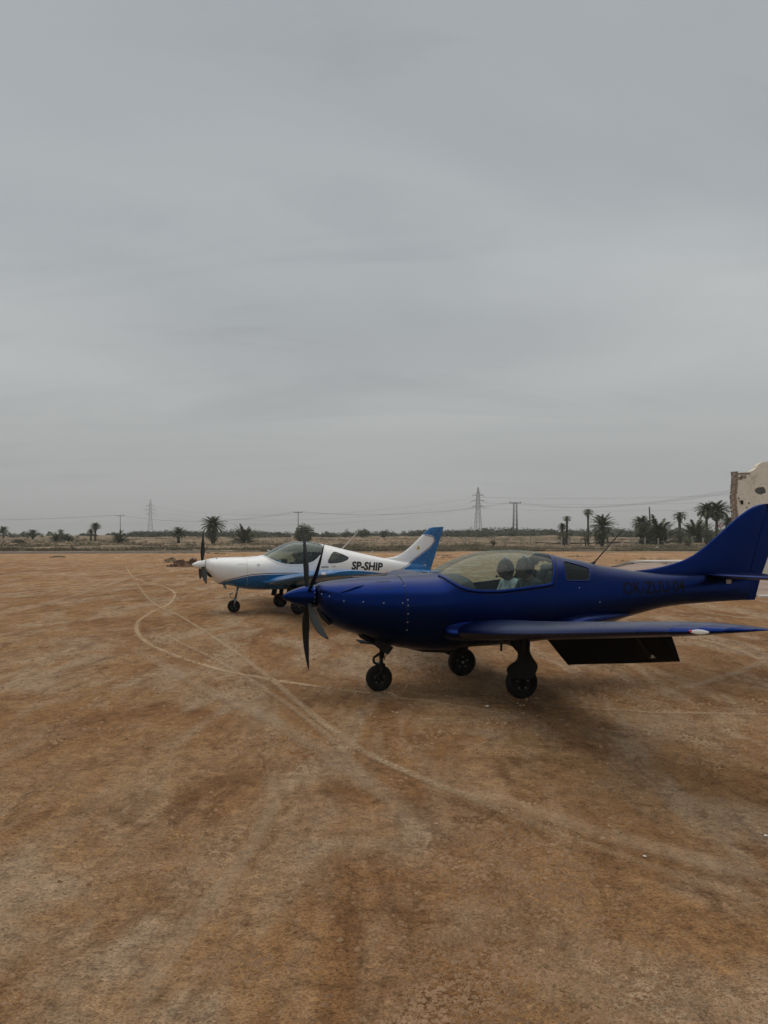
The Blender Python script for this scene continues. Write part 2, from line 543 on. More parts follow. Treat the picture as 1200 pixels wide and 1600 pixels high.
def ground_material():
    m = bpy.data.materials.new('packed_desert_soil')
    m.use_nodes = True
    nt = m.node_tree; b = nt.nodes['Principled BSDF']
    b.inputs['Roughness'].default_value = 0.95
    b.inputs['Specular IOR Level'].default_value = 0.15
    tc = nt.nodes.new('ShaderNodeTexCoord')
    P = tc.outputs['Object']
    W = (('Vector', P),)

    def noise(scale, detail=6, rough=0.6, dist=0.0, sx=1.0, sy=1.0, rot=0.0, off=0.0):
        mp = nt.nodes.new('ShaderNodeMapping')
        mp.inputs['Scale'].default_value = (sx, sy, 1)
        mp.inputs['Rotation'].default_value = (0, 0, rot)
        mp.inputs['Location'].default_value = (off, off * 0.7, 0)
        nt.links.new(P, mp.inputs[0])
        n = N(nt, 'ShaderNodeTexNoise', Scale=scale, Detail=detail, Roughness=rough, Distortion=dist)
        nt.links.new(mp.outputs[0], n.inputs['Vector'])
        return n.outputs['Fac']
    big = noise(0.10, 3, 0.55, 0.6, off=4)
    mid = noise(0.62, 6, 0.64, 0.9, sx=1.25, sy=0.55, rot=0.55)
    streak = noise(0.9, 6, 0.6, 0.9, sx=1.35, sy=0.42, rot=-0.55, off=11)
    fine = noise(9, 6, 0.72, 0.3)
    grit = noise(70, 2, 0.7)
    crumb = noise(26, 3, 0.75, 0.6, sx=0.8, rot=0.4, off=5)
    scuff = noise(3.2, 4, 0.7, 1.2, sx=1.4, sy=0.45, rot=0.7, off=31)
    base = ramp(nt, mid, [(0.34, (0.270, 0.118, 0.044)), (0.50, (0.450, 0.248, 0.112)), (0.66, (0.570, 0.370, 0.205))])
    orange = ramp(nt, big, [(0.38, (0.360, 0.198, 0.092)), (0.64, (0.56, 0.325, 0.142))])
    col = mixc(nt, 0.42, base, orange)
    # pale wind-blown dust in streaks
    dm = ramp(nt, streak, [(0.47, (0, 0, 0)), (0.60, (1, 1, 1))])
    col = mixc(nt, math_n(nt, 'MULTIPLY', dm, 0.60), col, (0.60, 0.45, 0.315))
    # darker damp clods
    dk = ramp(nt, noise(1.5, 6, 0.72, 0.6, sx=1.2, sy=0.6, rot=0.4, off=21), [(0.52, (0, 0, 0)), (0.63, (1, 1, 1))])
    col = mixc(nt, math_n(nt, 'MULTIPLY', dk, 0.62), col, (0.235, 0.112, 0.048))
    fv = ramp(nt, fine, [(0.32, (0.52, 0.48, 0.45)), (0.48, (1.0, 0.99, 0.98)), (0.70, (1.34, 1.31, 1.28))])
    col = mixc(nt, 0.70, col, fv, 'MULTIPLY')
    gv = ramp(nt, grit, [(0.34, (0.40, 0.37, 0.35)), (0.47, (1.02, 1.02, 1.02)), (0.68, (1.42, 1.41, 1.40))])
    col = mixc(nt, 0.50, col, gv, 'MULTIPLY')
    cv = ramp(nt, crumb, [(0.36, (0.40, 0.36, 0.32)), (0.45, (0.98, 0.97, 0.96)), (0.68, (1.26, 1.24, 1.22))])
    col = mixc(nt, 0.42, col, cv, 'MULTIPLY')
    sv = ramp(nt, scuff, [(0.36, (0.74, 0.70, 0.66)), (0.5, (1, 1, 1)), (0.66, (1.14, 1.13, 1.12))])
    col = mixc(nt, 0.8, col, sv, 'MULTIPLY')
    # scrubland beyond the strip: greyer, stony, patchy
    sep = nt.nodes.new('ShaderNodeSeparateXYZ'); nt.links.new(P, sep.inputs[0])
    edge = math_n(nt, 'ADD', sep.outputs['Y'], math_n(nt, 'MULTIPLY', noise(0.09, 4, 0.65), 34.0))
    zone = nt.nodes.new('ShaderNodeMapRange'); zone.inputs['From Min'].default_value = 99; zone.inputs['From Max'].default_value = 106
    nt.links.new(edge, zone.inputs['Value'])
    sc = ramp(nt, noise(0.16, 5, 0.7, 0.6, sx=0.4), [(0.36, (0.10, 0.078, 0.048)), (0.46, (0.19, 0.142, 0.090)), (0.58, (0.32, 0.23, 0.148)), (0.72, (0.45, 0.325, 0.212))])
    col = mixc(nt, zone.outputs[0], col, sc)
    nt.links.new(col, b.inputs['Base Color'])
    # relief: crumbly crust, clods, fine grit
    h = math_n(nt, 'ADD', math_n(nt, 'MULTIPLY', fine, 1.0), math_n(nt, 'MULTIPLY', grit, 0.35))
    h = math_n(nt, 'ADD', h, math_n(nt, 'MULTIPLY', crumb, 0.6))
    bp = nt.nodes.new('ShaderNodeBump'); bp.inputs['Strength'].default_value = 1.0; bp.inputs['Distance'].default_value = 0.11
    nt.links.new(h, bp.inputs['Height']); nt.links.new(bp.outputs[0], b.inputs['Normal'])
    return m


build_ground()


def track_material(name, col, strength, tread):
    m = bpy.data.materials.new(name)
    m.use_nodes = True
    nt = m.node_tree; b = nt.nodes['Principled BSDF']; out = nt.nodes['Material Output']
    b.inputs['Roughness'].default_value = 0.95; b.inputs['Specular IOR Level'].default_value = 0.1
    uv = nt.nodes.new('ShaderNodeUVMap'); uv.uv_map = 'UVMap'
    sep = nt.nodes.new('ShaderNodeSeparateXYZ'); nt.links.new(uv.outputs[0], sep.inputs[0])
    tc = nt.nodes.new('ShaderNodeTexCoord')
    n1 = N(nt, 'ShaderNodeTexNoise', Scale=1.4, Detail=7.0, Roughness=0.68); nt.links.new(tc.outputs['Object'], n1.inputs['Vector'])
    n2 = N(nt, 'ShaderNodeTexNoise', Scale=16.0, Detail=6.0, Roughness=0.7); nt.links.new(tc.outputs['Object'], n2.inputs['Vector'])
    # soft edge across the width, broken by noise
    e = math_n(nt, 'ABSOLUTE', math_n(nt, 'SUBTRACT', sep.outputs['X'], 0.5))
    e = math_n(nt, 'ADD', e, math_n(nt, 'MULTIPLY', math_n(nt, 'SUBTRACT', n2.outputs['Fac'], 0.5), 0.45))
    mr = nt.nodes.new('ShaderNodeMapRange'); mr.interpolation_type = 'SMOOTHSTEP'
    mr.inputs['From Min'].default_value = 0.46; mr.inputs['From Max'].default_value = 0.08
    nt.links.new(e, mr.inputs['Value'])
    pat = nt.nodes.new('ShaderNodeMapRange'); pat.inputs['From Min'].default_value = 0.3; pat.inputs['From Max'].default_value = 0.6
    pat.inputs['To Min'].default_value = 0.4
    nt.links.new(n1.outputs['Fac'], pat.inputs['Value'])
    brk = nt.nodes.new('ShaderNodeMapRange'); brk.inputs['From Min'].default_value = 0.36; brk.inputs['From Max'].default_value = 0.56; brk.inputs['To Min'].default_value = 0.25
    n3 = N(nt, 'ShaderNodeTexNoise', Scale=34.0, Detail=5.0, Roughness=0.75); nt.links.new(tc.outputs['Object'], n3.inputs['Vector'])
    nt.links.new(n3.outputs['Fac'], brk.inputs['Value'])
    al = math_n(nt, 'MULTIPLY', math_n(nt, 'MULTIPLY', mr.outputs[0], pat.outputs[0]), strength)
    al = math_n(nt, 'MULTIPLY', al, brk.outputs[0], True)
    uv2 = nt.nodes.new('ShaderNodeUVMap'); uv2.uv_map = 'Ends'
    sp2 = nt.nodes.new('ShaderNodeSeparateXYZ'); nt.links.new(uv2.outputs[0], sp2.inputs[0])
    al = math_n(nt, 'MULTIPLY', al, sp2.outputs['X'])
    v = ramp(nt, n2.outputs['Fac'], [(0.3, tuple(c * 0.72 for c in col)), (0.6, col)])
    nt.links.new(v, b.inputs['Base Color'])
    hgt = n2.outputs['Fac']
    if tread:
        wv = math_n(nt, 'SINE', math_n(nt, 'ADD', math_n(nt, 'MULTIPLY', sep.outputs['Y'], 95.0), math_n(nt, 'MULTIPLY', math_n(nt, 'ABSOLUTE', math_n(nt, 'SUBTRACT', sep.outputs['X'], 0.5)), 16.0)))
        hgt = math_n(nt, 'ADD', hgt, math_n(nt, 'MULTIPLY', wv, 0.3))
        al = math_n(nt, 'MULTIPLY', al, math_n(nt, 'ADD', 0.86, math_n(nt, 'MULTIPLY', wv, 0.14)), True)
    bp = nt.nodes.new('ShaderNodeBump'); bp.inputs['Strength'].default_value = 0.8; bp.inputs['Distance'].default_value = 0.03
    nt.links.new(hgt, bp.inputs['Height']); nt.links.new(bp.outputs[0], b.inputs['Normal'])
    tr = nt.nodes.new('ShaderNodeBsdfTransparent')
    mx = nt.nodes.new('ShaderNodeMixShader')
    nt.links.new(al, mx.inputs[0]); nt.links.new(tr.outputs[0], mx.inputs[1]); nt.links.new(b.outputs[0], mx.inputs[2])
    nt.links.new(mx.outputs[0], out.inputs['Surface'])
    return m


def gp(px, py):
    d = FPX * CAM_H / (py - HZ)
    return ((px - 600) / FPX * d, d)


def track(pix, width, m, lift):
    pts = smooth_poly([gp(*p) for p in pix], 14)
    V, Fc, UV = [], [], []
    L = 0.0
    n = len(pts)
    for i, (x, y) in enumerate(pts):
        a = pts[max(i - 1, 0)]; c = pts[min(i + 1, n - 1)]
        t = Vector((c[0] - a[0], c[1] - a[1]))
        t.normalize()
        nx, ny = -t.y, t.x
        if i: L += math.hypot(x - pts[i - 1][0], y - pts[i - 1][1])
        for k in range(5):
            s = (k / 4 - 0.5) * width
            qx, qy = x + nx * s, y + ny * s
            V.append((qx, qy, ground_h(qx, qy) + lift)); UV.append((k / 4, L))
    for i in range(n - 1):
        for k in range(4):
            Fc.append((i * 5 + k, i * 5 + k + 1, i * 5 + 6 + k, i * 5 + 5 + k))
    o = me_obj('tyre_track', V, Fc, m, None, True)
    ul = o.data.uv_layers.new(name='UVMap')
    u2 = o.data.uv_layers.new(name='Ends')
    for lp in o.data.loops:
        ul.data[lp.index].uv = UV[lp.vertex_index]
        v_ = UV[lp.vertex_index][1]
        u2.data[lp.index].uv = (max(0.0, min(1.0, v_ / (.12 * L), (L - v_) / (.12 * L))), 0)
    return tag(o, kind='structure')


TR1 = track_material('pale_wheel_track', (0.66, 0.47, 0.29), 0.85, False)
TR2 = track_material('pale_treaded_track', (0.65, 0.475, 0.305), 0.8, True)
TR3 = track_material('faint_dust_track', (0.61, 0.46, 0.32), 0.34, False)
TR4 = track_material('rutted_track', (0.20, 0.10, 0.046), 0.4, True)
track([(195, 882), (206, 900), (222, 908), (252, 915), (272, 926), (266, 942), (235, 958), (216, 971), (214, 986), (226, 1001), (258, 1018), (330, 1044), (420, 1062), (560, 1082), (700, 1101), (850, 1126), (1000, 1150), (1320, 1186)], 0.15, TR1, 0.005)
track([(212, 908), (236, 940), (290, 968), (350, 1008), (420, 1060), (480, 1110), (560, 1170), (640, 1210), (760, 1260), (900, 1315), (1050, 1365), (1400, 1475)], 0.14, TR2, 0.010)
track([(428, 1205), (424, 1255), (400, 1312), (345, 1395), (305, 1448), (235, 1545), (180, 1640)], 0.16, TR3, 0.006)
track([(205, 1012), (252, 1040), (322, 1078), (430, 1130), (560, 1215), (640, 1275), (700, 1330)], 0.30, TR3, 0.015)
track([(1110, 995), (1165, 1008), (1196, 1028), (1165, 1048), (1090, 1072), (980, 1100)], 0.26, TR3, 0.020)
track([(-40, 975), (60, 948), (150, 922), (225, 898), (300, 889)], 0.5, TR3, 0.025)
track([(720, 1240), (900, 1300), (1060, 1345), (1230, 1392)], 0.3, TR3, 0.040)


track([(640, 1232), (760, 1276), (900, 1332), (1050, 1384), (1300, 1462)], 0.05, TR4, 0.008)
track([(560, 1190), (640, 1226), (760, 1272), (900, 1327), (1050, 1378), (1300, 1452)], 0.05, TR4, 0.012)
track([(500, 1072), (700, 1090), (900, 1108), (1100, 1118), (1300, 1120)], 0.14, TR3, 0.013)
track([(240, 985), (330, 1030), (430, 1090), (520, 1160), (600, 1260)], 0.12, TR3, 0.019)
track([(1000, 990), (1090, 1000), (1180, 1030), (1260, 1090)], 0.14, TR3, 0.022)


# loose clods and pebbles lying on the strip
def build_clods():
    rnd = random.Random(11)
    mb_v, mb_f = [], []
    cnt = 0
    while cnt < 60000:
        y = 1.9 + 11.0 * rnd.random() ** 1.7
        x = rnd.uniform(-0.62, 0.62) * (y + 0.6)
        dens = mnoise.noise(Vector((x * 0.9, y * 0.9, 5.0))) + 0.5 * mnoise.noise(Vector((x * 2.6, y * 2.6, 1.0)))
        if rnd.random() > 0.07 + max(0, dens - .08) * 2.6 + (.9 if math.hypot((x + .57) / .16, (y - 2.95) / .12) < 1 else 0):
            continue
        s = 0.0022 + 0.013 * rnd.random() ** 4 * (.5 + .12 * y)
        z = ground_h(x, y) + s * 0.15
        o = len(mb_v)
        a = rnd.uniform(0, 6.28)
        for k in range(5):
            t = a + k * 1.2566 + rnd.uniform(-.3, .3)
            r = s * rnd.uniform(.7, 1.4)
            mb_v.append((x + math.cos(t) * r * 1.3, y + math.sin(t) * r, z - s * 0.25))
        mb_v.append((x + rnd.uniform(-.3, .3) * s, y + rnd.uniform(-.3, .3) * s, z + s * rnd.uniform(.5, 1.0)))
        mb_f += [(o + k, o + (k + 1) % 5, o + 5) for k in range(5)]
        cnt += 1
    m = mat('dry_clod', (0.44, 0.275, 0.155), 0.95, col2=(0.27, 0.155, 0.080), vscale=3.0, bump=0.5, bscale=200)
    tag(me_obj('loose_clods', mb_v, mb_f, m, None, False), 'loose dry clods and pebbles scattered over the packed soil', 'pebbles', kind='stuff')


build_clods()
# ------------------------------------------------------------------ aircraft building kit (local frame: x aft, y to the far side, z up)
class Body:
    """a lofted fuselage with superellipse sections"""
    def __init__(self, top, bot, wid, mid, pu=2.2, pl=2.5):
        self.top, self.bot, self.wid, self.mid, self.pu, self.pl = top, bot, wid, mid, pu, pl

    def _i(self, tab, x):
        return float(pchip([t[0] for t in tab], [t[1] for t in tab], x))

    def sec(self, x):
        return self._i(self.top, x), self._i(self.bot, x), self._i(self.wid, x), self._i(self.mid, x)

    def half(self, x, z):
        zt, zb, w, zm = self.sec(x)
        if z >= zm:
            t, p = (z - zm) / (zt - zm), self.pu
        else:
            t, p = (zm - z) / (zm - zb), self.pl
        return w * max(0.0, 1 - min(1, t) ** p) ** (1 / p)

    def grid(self, x0, x1, nx, nr, inset=0.0, xs=None):
        xs = np.linspace(x0, x1, nx) if xs is None else xs
        V = []
        for x in xs:
            zt, zb, w, zm = self.sec(x)
            zt -= inset; zb += inset; w = max(0.004, w - inset)
            for k in range(nr):
                th = 2 * math.pi * k / nr
                c, s = math.cos(th), math.sin(th)
                p = self.pu if s >= 0 else self.pl
                yy = w * math.copysign(abs(c) ** (2 / p), c)
                zz = zm + (zt - zm) * s ** (2 / p) if s >= 0 else zm - (zm - zb) * abs(s) ** (2 / p)
                V.append([x, yy, zz])
        Fc = []
        n = len(xs)
        for i in range(n - 1):
            for k in range(nr):
                k2 = (k + 1) % nr
                Fc.append((i * nr + k, (i + 1) * nr + k, (i + 1) * nr + k2, i * nr + k2))
        return V, Fc

    def split(self, V, Fc, polys):
        """cut the grid's faces by side-view polygons; boundary vertices are snapped onto the outline. Returns a list of ids"""
        ids = []
        for f in Fc:
            cx = sum(V[i][0] for i in f) / 4; cz = sum(V[i][2] for i in f) / 4
            g = 0
            for j, p in enumerate(polys):
                if inpoly(cx, cz, p): g = j + 1; break
            ids.append(g)
        touch = {}
        for f, g in zip(Fc, ids):
            for i in f: touch.setdefault(i, set()).add(g)
        for i, s in touch.items():
            if len(s) > 1:
                j = max(s) - 1
                (qx, qz), d = nearest_on(polys[j], V[i][0], V[i][2])
                if d < 0.03:
                    zt, zb, w, zm = self.sec(qx)
                    qz = max(zb, min(zt, qz))
                    sg = 1 if V[i][1] >= 0 else -1
                    V[i] = [qx, sg * self.half(qx, qz) if abs(V[i][1]) > 0.004 else V[i][1], qz]
        return ids


def pick(V, Fc, ids, want):
    mp, v2, f2 = {}, [], []
    for f, g in zip(Fc, ids):
        if g in want:
            q = []
            for i in f:
                if i not in mp:
                    mp[i] = len(v2); v2.append(V[i])
                q.append(mp[i])
            f2.append(tuple(q))
    return v2, f2


def ribbon(body, line, w_out, off, side, center=None, w_in=0.0):
    """thin raised strip on the skin along a side-view line (outline of the canopy, pinstripe)"""
    V, Fc = [], []
    n = len(line)
    for i, (x, z) in enumerate(line):
        a = line[max(i - 1, 0)]; c = line[min(i + 1, n - 1)]
        tx, tz = c[0] - a[0], c[1] - a[1]
        L = math.hypot(tx, tz) or 1
        nx, nz = -tz / L, tx / L
        if center and (x - center[0]) * nx + (z - center[1]) * nz < 0: nx, nz = -nx, -nz
        for s in (-w_in, w_out):
            qx, qz = x + nx * s, z + nz * s
            zt, zb, w, zm = body.sec(qx)
            qz = max(zb + .001, min(zt - .001, qz))
            V.append((qx, side * (body.half(qx, qz) + off), qz + off * 0.6))
    for i in range(n - 1):
        Fc.append((2 * i, 2 * i + 1, 2 * i + 3, 2 * i + 2))
    return V, Fc


def solid(o, t):
    md = o.modifiers.new('thickness', 'SOLIDIFY'); md.thickness = t; md.offset = 0
    return o


def flat_text(body, txt, x0, z0, x1, height, shear, slope, m, parent, name, bold=0.02):
    """lettering laid on the near side of the fuselage"""
    cu = bpy.data.curves.new('txt', 'FONT')
    cu.body = txt; cu.size = 1.0; cu.offset = bold; cu.resolution_u = 3
    to = bpy.data.objects.new('txt', cu); C.objects.link(to)
    dg = bpy.context.evaluated_depsgraph_get()
    me = bpy.data.meshes.new_from_object(to.evaluated_get(dg))
    bm = bmesh.new(); bm.from_mesh(me)
    bpy.data.objects.remove(to); bpy.data.meshes.remove(me)
    xs = [v.co.x for v in bm.verts]; ys = [v.co.y for v in bm.verts]
    a, b_, c, d = min(xs), max(xs), min(ys), max(ys)
    for k in range(1, 8):
        bmesh.ops.bisect_plane(bm, geom=bm.verts[:] + bm.edges[:] + bm.faces[:], plane_co=(0, c + (d - c) * k / 8, 0), plane_no=(0, 1, 0))
    for k in range(1, 40):
        bmesh.ops.bisect_plane(bm, geom=bm.verts[:] + bm.edges[:] + bm.faces[:], plane_co=(a + (b_ - a) * k / 40, 0, 0), plane_no=(1, 0, 0))
    bmesh.ops.triangulate(bm, faces=bm.faces[:])
    for v in bm.verts:
        t = (v.co.x - a) / (b_ - a); s = (v.co.y - c) / (d - c)
        x = x0 + (x1 - x0) * t + shear * height * s
        z = z0 + slope * (x - x0) + height * s
        v.co = (x, -(body.half(x, z) + 0.0025), z)
    return bm_obj(name, bm, m, parent)


def wheel(parent, c, r, w, m_rim, bolts=5, name_t='tyre'):
    V, Fc = lathe_vf([(-w * .30, r * .55), (-w * .46, r * .62), (-w * .5, r * .76), (-w * .44, r * .90), (-w * .22, r * .985), (0, r), (w * .22, r * .985), (w * .44, r * .90), (w * .5, r * .76), (w * .46, r * .62), (w * .30, r * .55)], 40)
    t = me_obj('tyre', V, Fc, M['rubber'], parent)
    V, Fc = lathe_vf([(-w * .18, .001), (-w * .18, r * .16), (-w * .36, r * .18), (-w * .36, r * .26), (-w * .20, r * .32), (-w * .20, r * .44), (-w * .34, r * .50), (-w * .32, r * .58), (w * .32, r * .58), (w * .34, r * .5), (w * .2, r * .44), (w * .2, r * .3), (w * .34, r * .2), (w * .34, .001)], 28)
    h = me_obj('rim', V, Fc, M['black'], parent)
    b = MB()
    for k in range(bolts):
        a = k * 2 * math.pi / bolts + .3
        for s in (-1, 1):
            b.tube([(math.cos(a) * r * .37, s * w * .20, math.sin(a) * r * .37), (math.cos(a) * r * .37, s * w * .27, math.sin(a) * r * .37)], r * .05, 6)
    b.tube([(0, -w * .40, 0), (0, w * .40, 0)], r * .10, 10)
    hb = b.build('hub_bolts', m_rim, parent)
    for o in (t, h, hb): o.location = c
    return t


def blade_mesh(Rr, root, chord, pitch0, pitch1, sweep, rake):
    rings = []
    for i in range(15):
        s = i / 14
        r = root + (Rr - root) * s
        ch = chord * float(np.interp(s, [0, .12, .35, .7, .92, 1], [.42, .62, 1, .78, .42, .10]))
        th = float(np.interp(s, [0, .15, .5, 1], [.5, .22, .13, .09]))
        pit = R(float(np.interp(s, [0, .4, 1], [pitch0, (pitch0 * .55 + pitch1 * .45), pitch1])))
        sw = sweep * (-.35 * math.sin(s * math.pi) + s ** 2.4)
        rk = rake * s ** 2.2
        ring = []
        for xc, zc in foil(8, th, 0.03):
            u = (xc - .4) * ch; v = zc * ch
            ax = -(u * math.sin(pit)) + v * math.cos(pit) * -1      # along the shaft
            tg = u * math.cos(pit) - v * math.sin(pit)
            ring.append((-ax + rk, tg + sw, r))
        rings.append(ring)
    return loft_vf(rings)


def propeller(root_o, hub, Rr, n, a0, chord, m, rake=0.0, pitch=(62, 24), sweep=0.05, tilt=0.0):
    p = empty('propeller', hub, R(tilt)); p.parent = root_o
    V, Fc = blade_mesh(Rr, .075, chord, pitch[0], pitch[1], sweep, rake)
    first = None
    for k in range(n):
        if first is None:
            first = me_obj('blade', V, Fc, m, p)
            b = first
        else:
            b = first.copy(); C.objects.link(b); b.parent = p
        b.rotation_euler = (R(a0 + 360.0 * k / n), 0, 0)
    V, Fc = lathe_vf([(-.06, .001), (-.06, .07), (.06, .09), (.06, .001)], 20, 'x')
    me_obj('hub', V, Fc, M['alu'], p)
    return p


def wing_secs(secs, side, c0=0.0, c1=1.0, n=12, camber=.02, drop=None):
    """secs: (y, x_le, chord, z, t)"""
    rings = []
    for (y, xl, ch, z, t) in secs:
        rings.append([(xl + a * ch, side * y, z + b * ch) for a, b in foil(n, t, camber, c0, c1)])
    return rings


def lerp_secs(secs, y):
    ys = [s[0] for s in secs]
    return tuple(float(np.interp(y, ys, [s[i] for s in secs])) for i in range(5))


def densify(secs, y0, y1, n):
    return [lerp_secs(secs, y0 + (y1 - y0) * i / n) for i in range(n + 1)]


def make_wing(root_o, secs, side, flap, ail, m, hinge=.74, flap_ang=0, m_dark=None, m_tip=None, tip_from=None):
    """wing panel with cut-outs, a lowered flap and an aileron"""
    mb = MB()
    y_root, y_tip = secs[0][0], secs[-1][0]
    full = [s for s in secs]
    keys = sorted(set([s[0] for s in secs] + [flap[0], flap[1], ail[0], ail[1]]))
    for a, b in zip(keys[:-1], keys[1:]):
        mid = (a + b) / 2
        cut = flap[0] <= mid <= flap[1] or ail[0] <= mid <= ail[1]
        rings = wing_secs(densify(full, a, b, 4), side, 0, hinge if cut else 1.0)
        v, f = loft_vf(rings)
        mb.add(v, f, 1 if (m_tip and mid > tip_from) else 0)
    w = mb.build('wing', [m, m_tip] if m_tip else m, root_o, True)
    md = w.modifiers.new('es', 'EDGE_SPLIT'); md.split_angle = R(50)
    # aileron
    v, f = loft_vf(wing_secs(densify(full, ail[0] + .01, ail[1] - .01, 6), side, hinge + .012, 1.0, 8))
    a_o = me_obj('aileron', v, f, [m_tip or m], root_o)
    a_o.modifiers.new('es', 'EDGE_SPLIT').split_angle = R(50)
    # flap, rotated about its lower hinge line
    rings = []
    for s in densify(full, flap[0] + .015, flap[1] - .01, 8):
        (y, xl, ch, z, t) = s
        hx, hz = xl + hinge * ch, z - t * ch * .33
        ca, sa = math.cos(R(flap_ang)), math.sin(R(flap_ang))
        ring = []
        for fx, fz in foil(8, t * 1.2, .02, hinge - .02, 1.0):
            px_, pz_ = xl + fx * ch - hx, z + fz * ch - hz
            ring.append((hx + px_ * ca + pz_ * sa, side * y, hz - px_ * sa + pz_ * ca))
        rings.append(ring)
    v, f = loft_vf(rings)
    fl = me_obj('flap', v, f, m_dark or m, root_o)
    fl.modifiers.new('es', 'EDGE_SPLIT').split_angle = R(50)
    return w, fl


def seat(parent, x, y, z, mbody, mhead, hz=1.30):
    mb = MB()
    def pad(c, s, tilt):
        rot = Matrix.Rotation(R(tilt), 3, 'Y')
        mb.box(c, s, rot)
    pad((x, y, z), (.46, .34, .10), -6)
    pad((x + .23, y, z + .38), (.10, .40, .62), 10)
    o = mb.build('seat', mbody, parent)
    bv = o.modifiers.new('bevel', 'BEVEL'); bv.width = .04; bv.segments = 3
    mb = MB()
    mb.box((x + .265, y, hz), (.08, .22, .19), Matrix.Rotation(R(10), 3, 'Y'))
    h = mb.build('headrest', mhead, parent, True)
    bv = h.modifiers.new('bevel', 'BEVEL'); bv.width = .04; bv.segments = 3
    return o


# ------------------------------------------------------------------ seated people
def biggest_island(me):
    bm = bmesh.new(); bm.from_mesh(me); bm.verts.ensure_lookup_table()
    seen, best = set(), []
    for v in bm.verts:
        if v.index in seen: continue
        st, isl = [v], []
        seen.add(v.index)
        while st:
            q = st.pop(); isl.append(q)
            for e in q.link_edges:
                w = e.other_vert(q)
                if w.index not in seen: seen.add(w.index); st.append(w)
        if len(isl) > len(best): best = isl
    keep = set(best)
    bmesh.ops.delete(bm, geom=[v for v in bm.verts if v not in keep], context='VERTS')
    bm.to_mesh(me); bm.free()
    return me


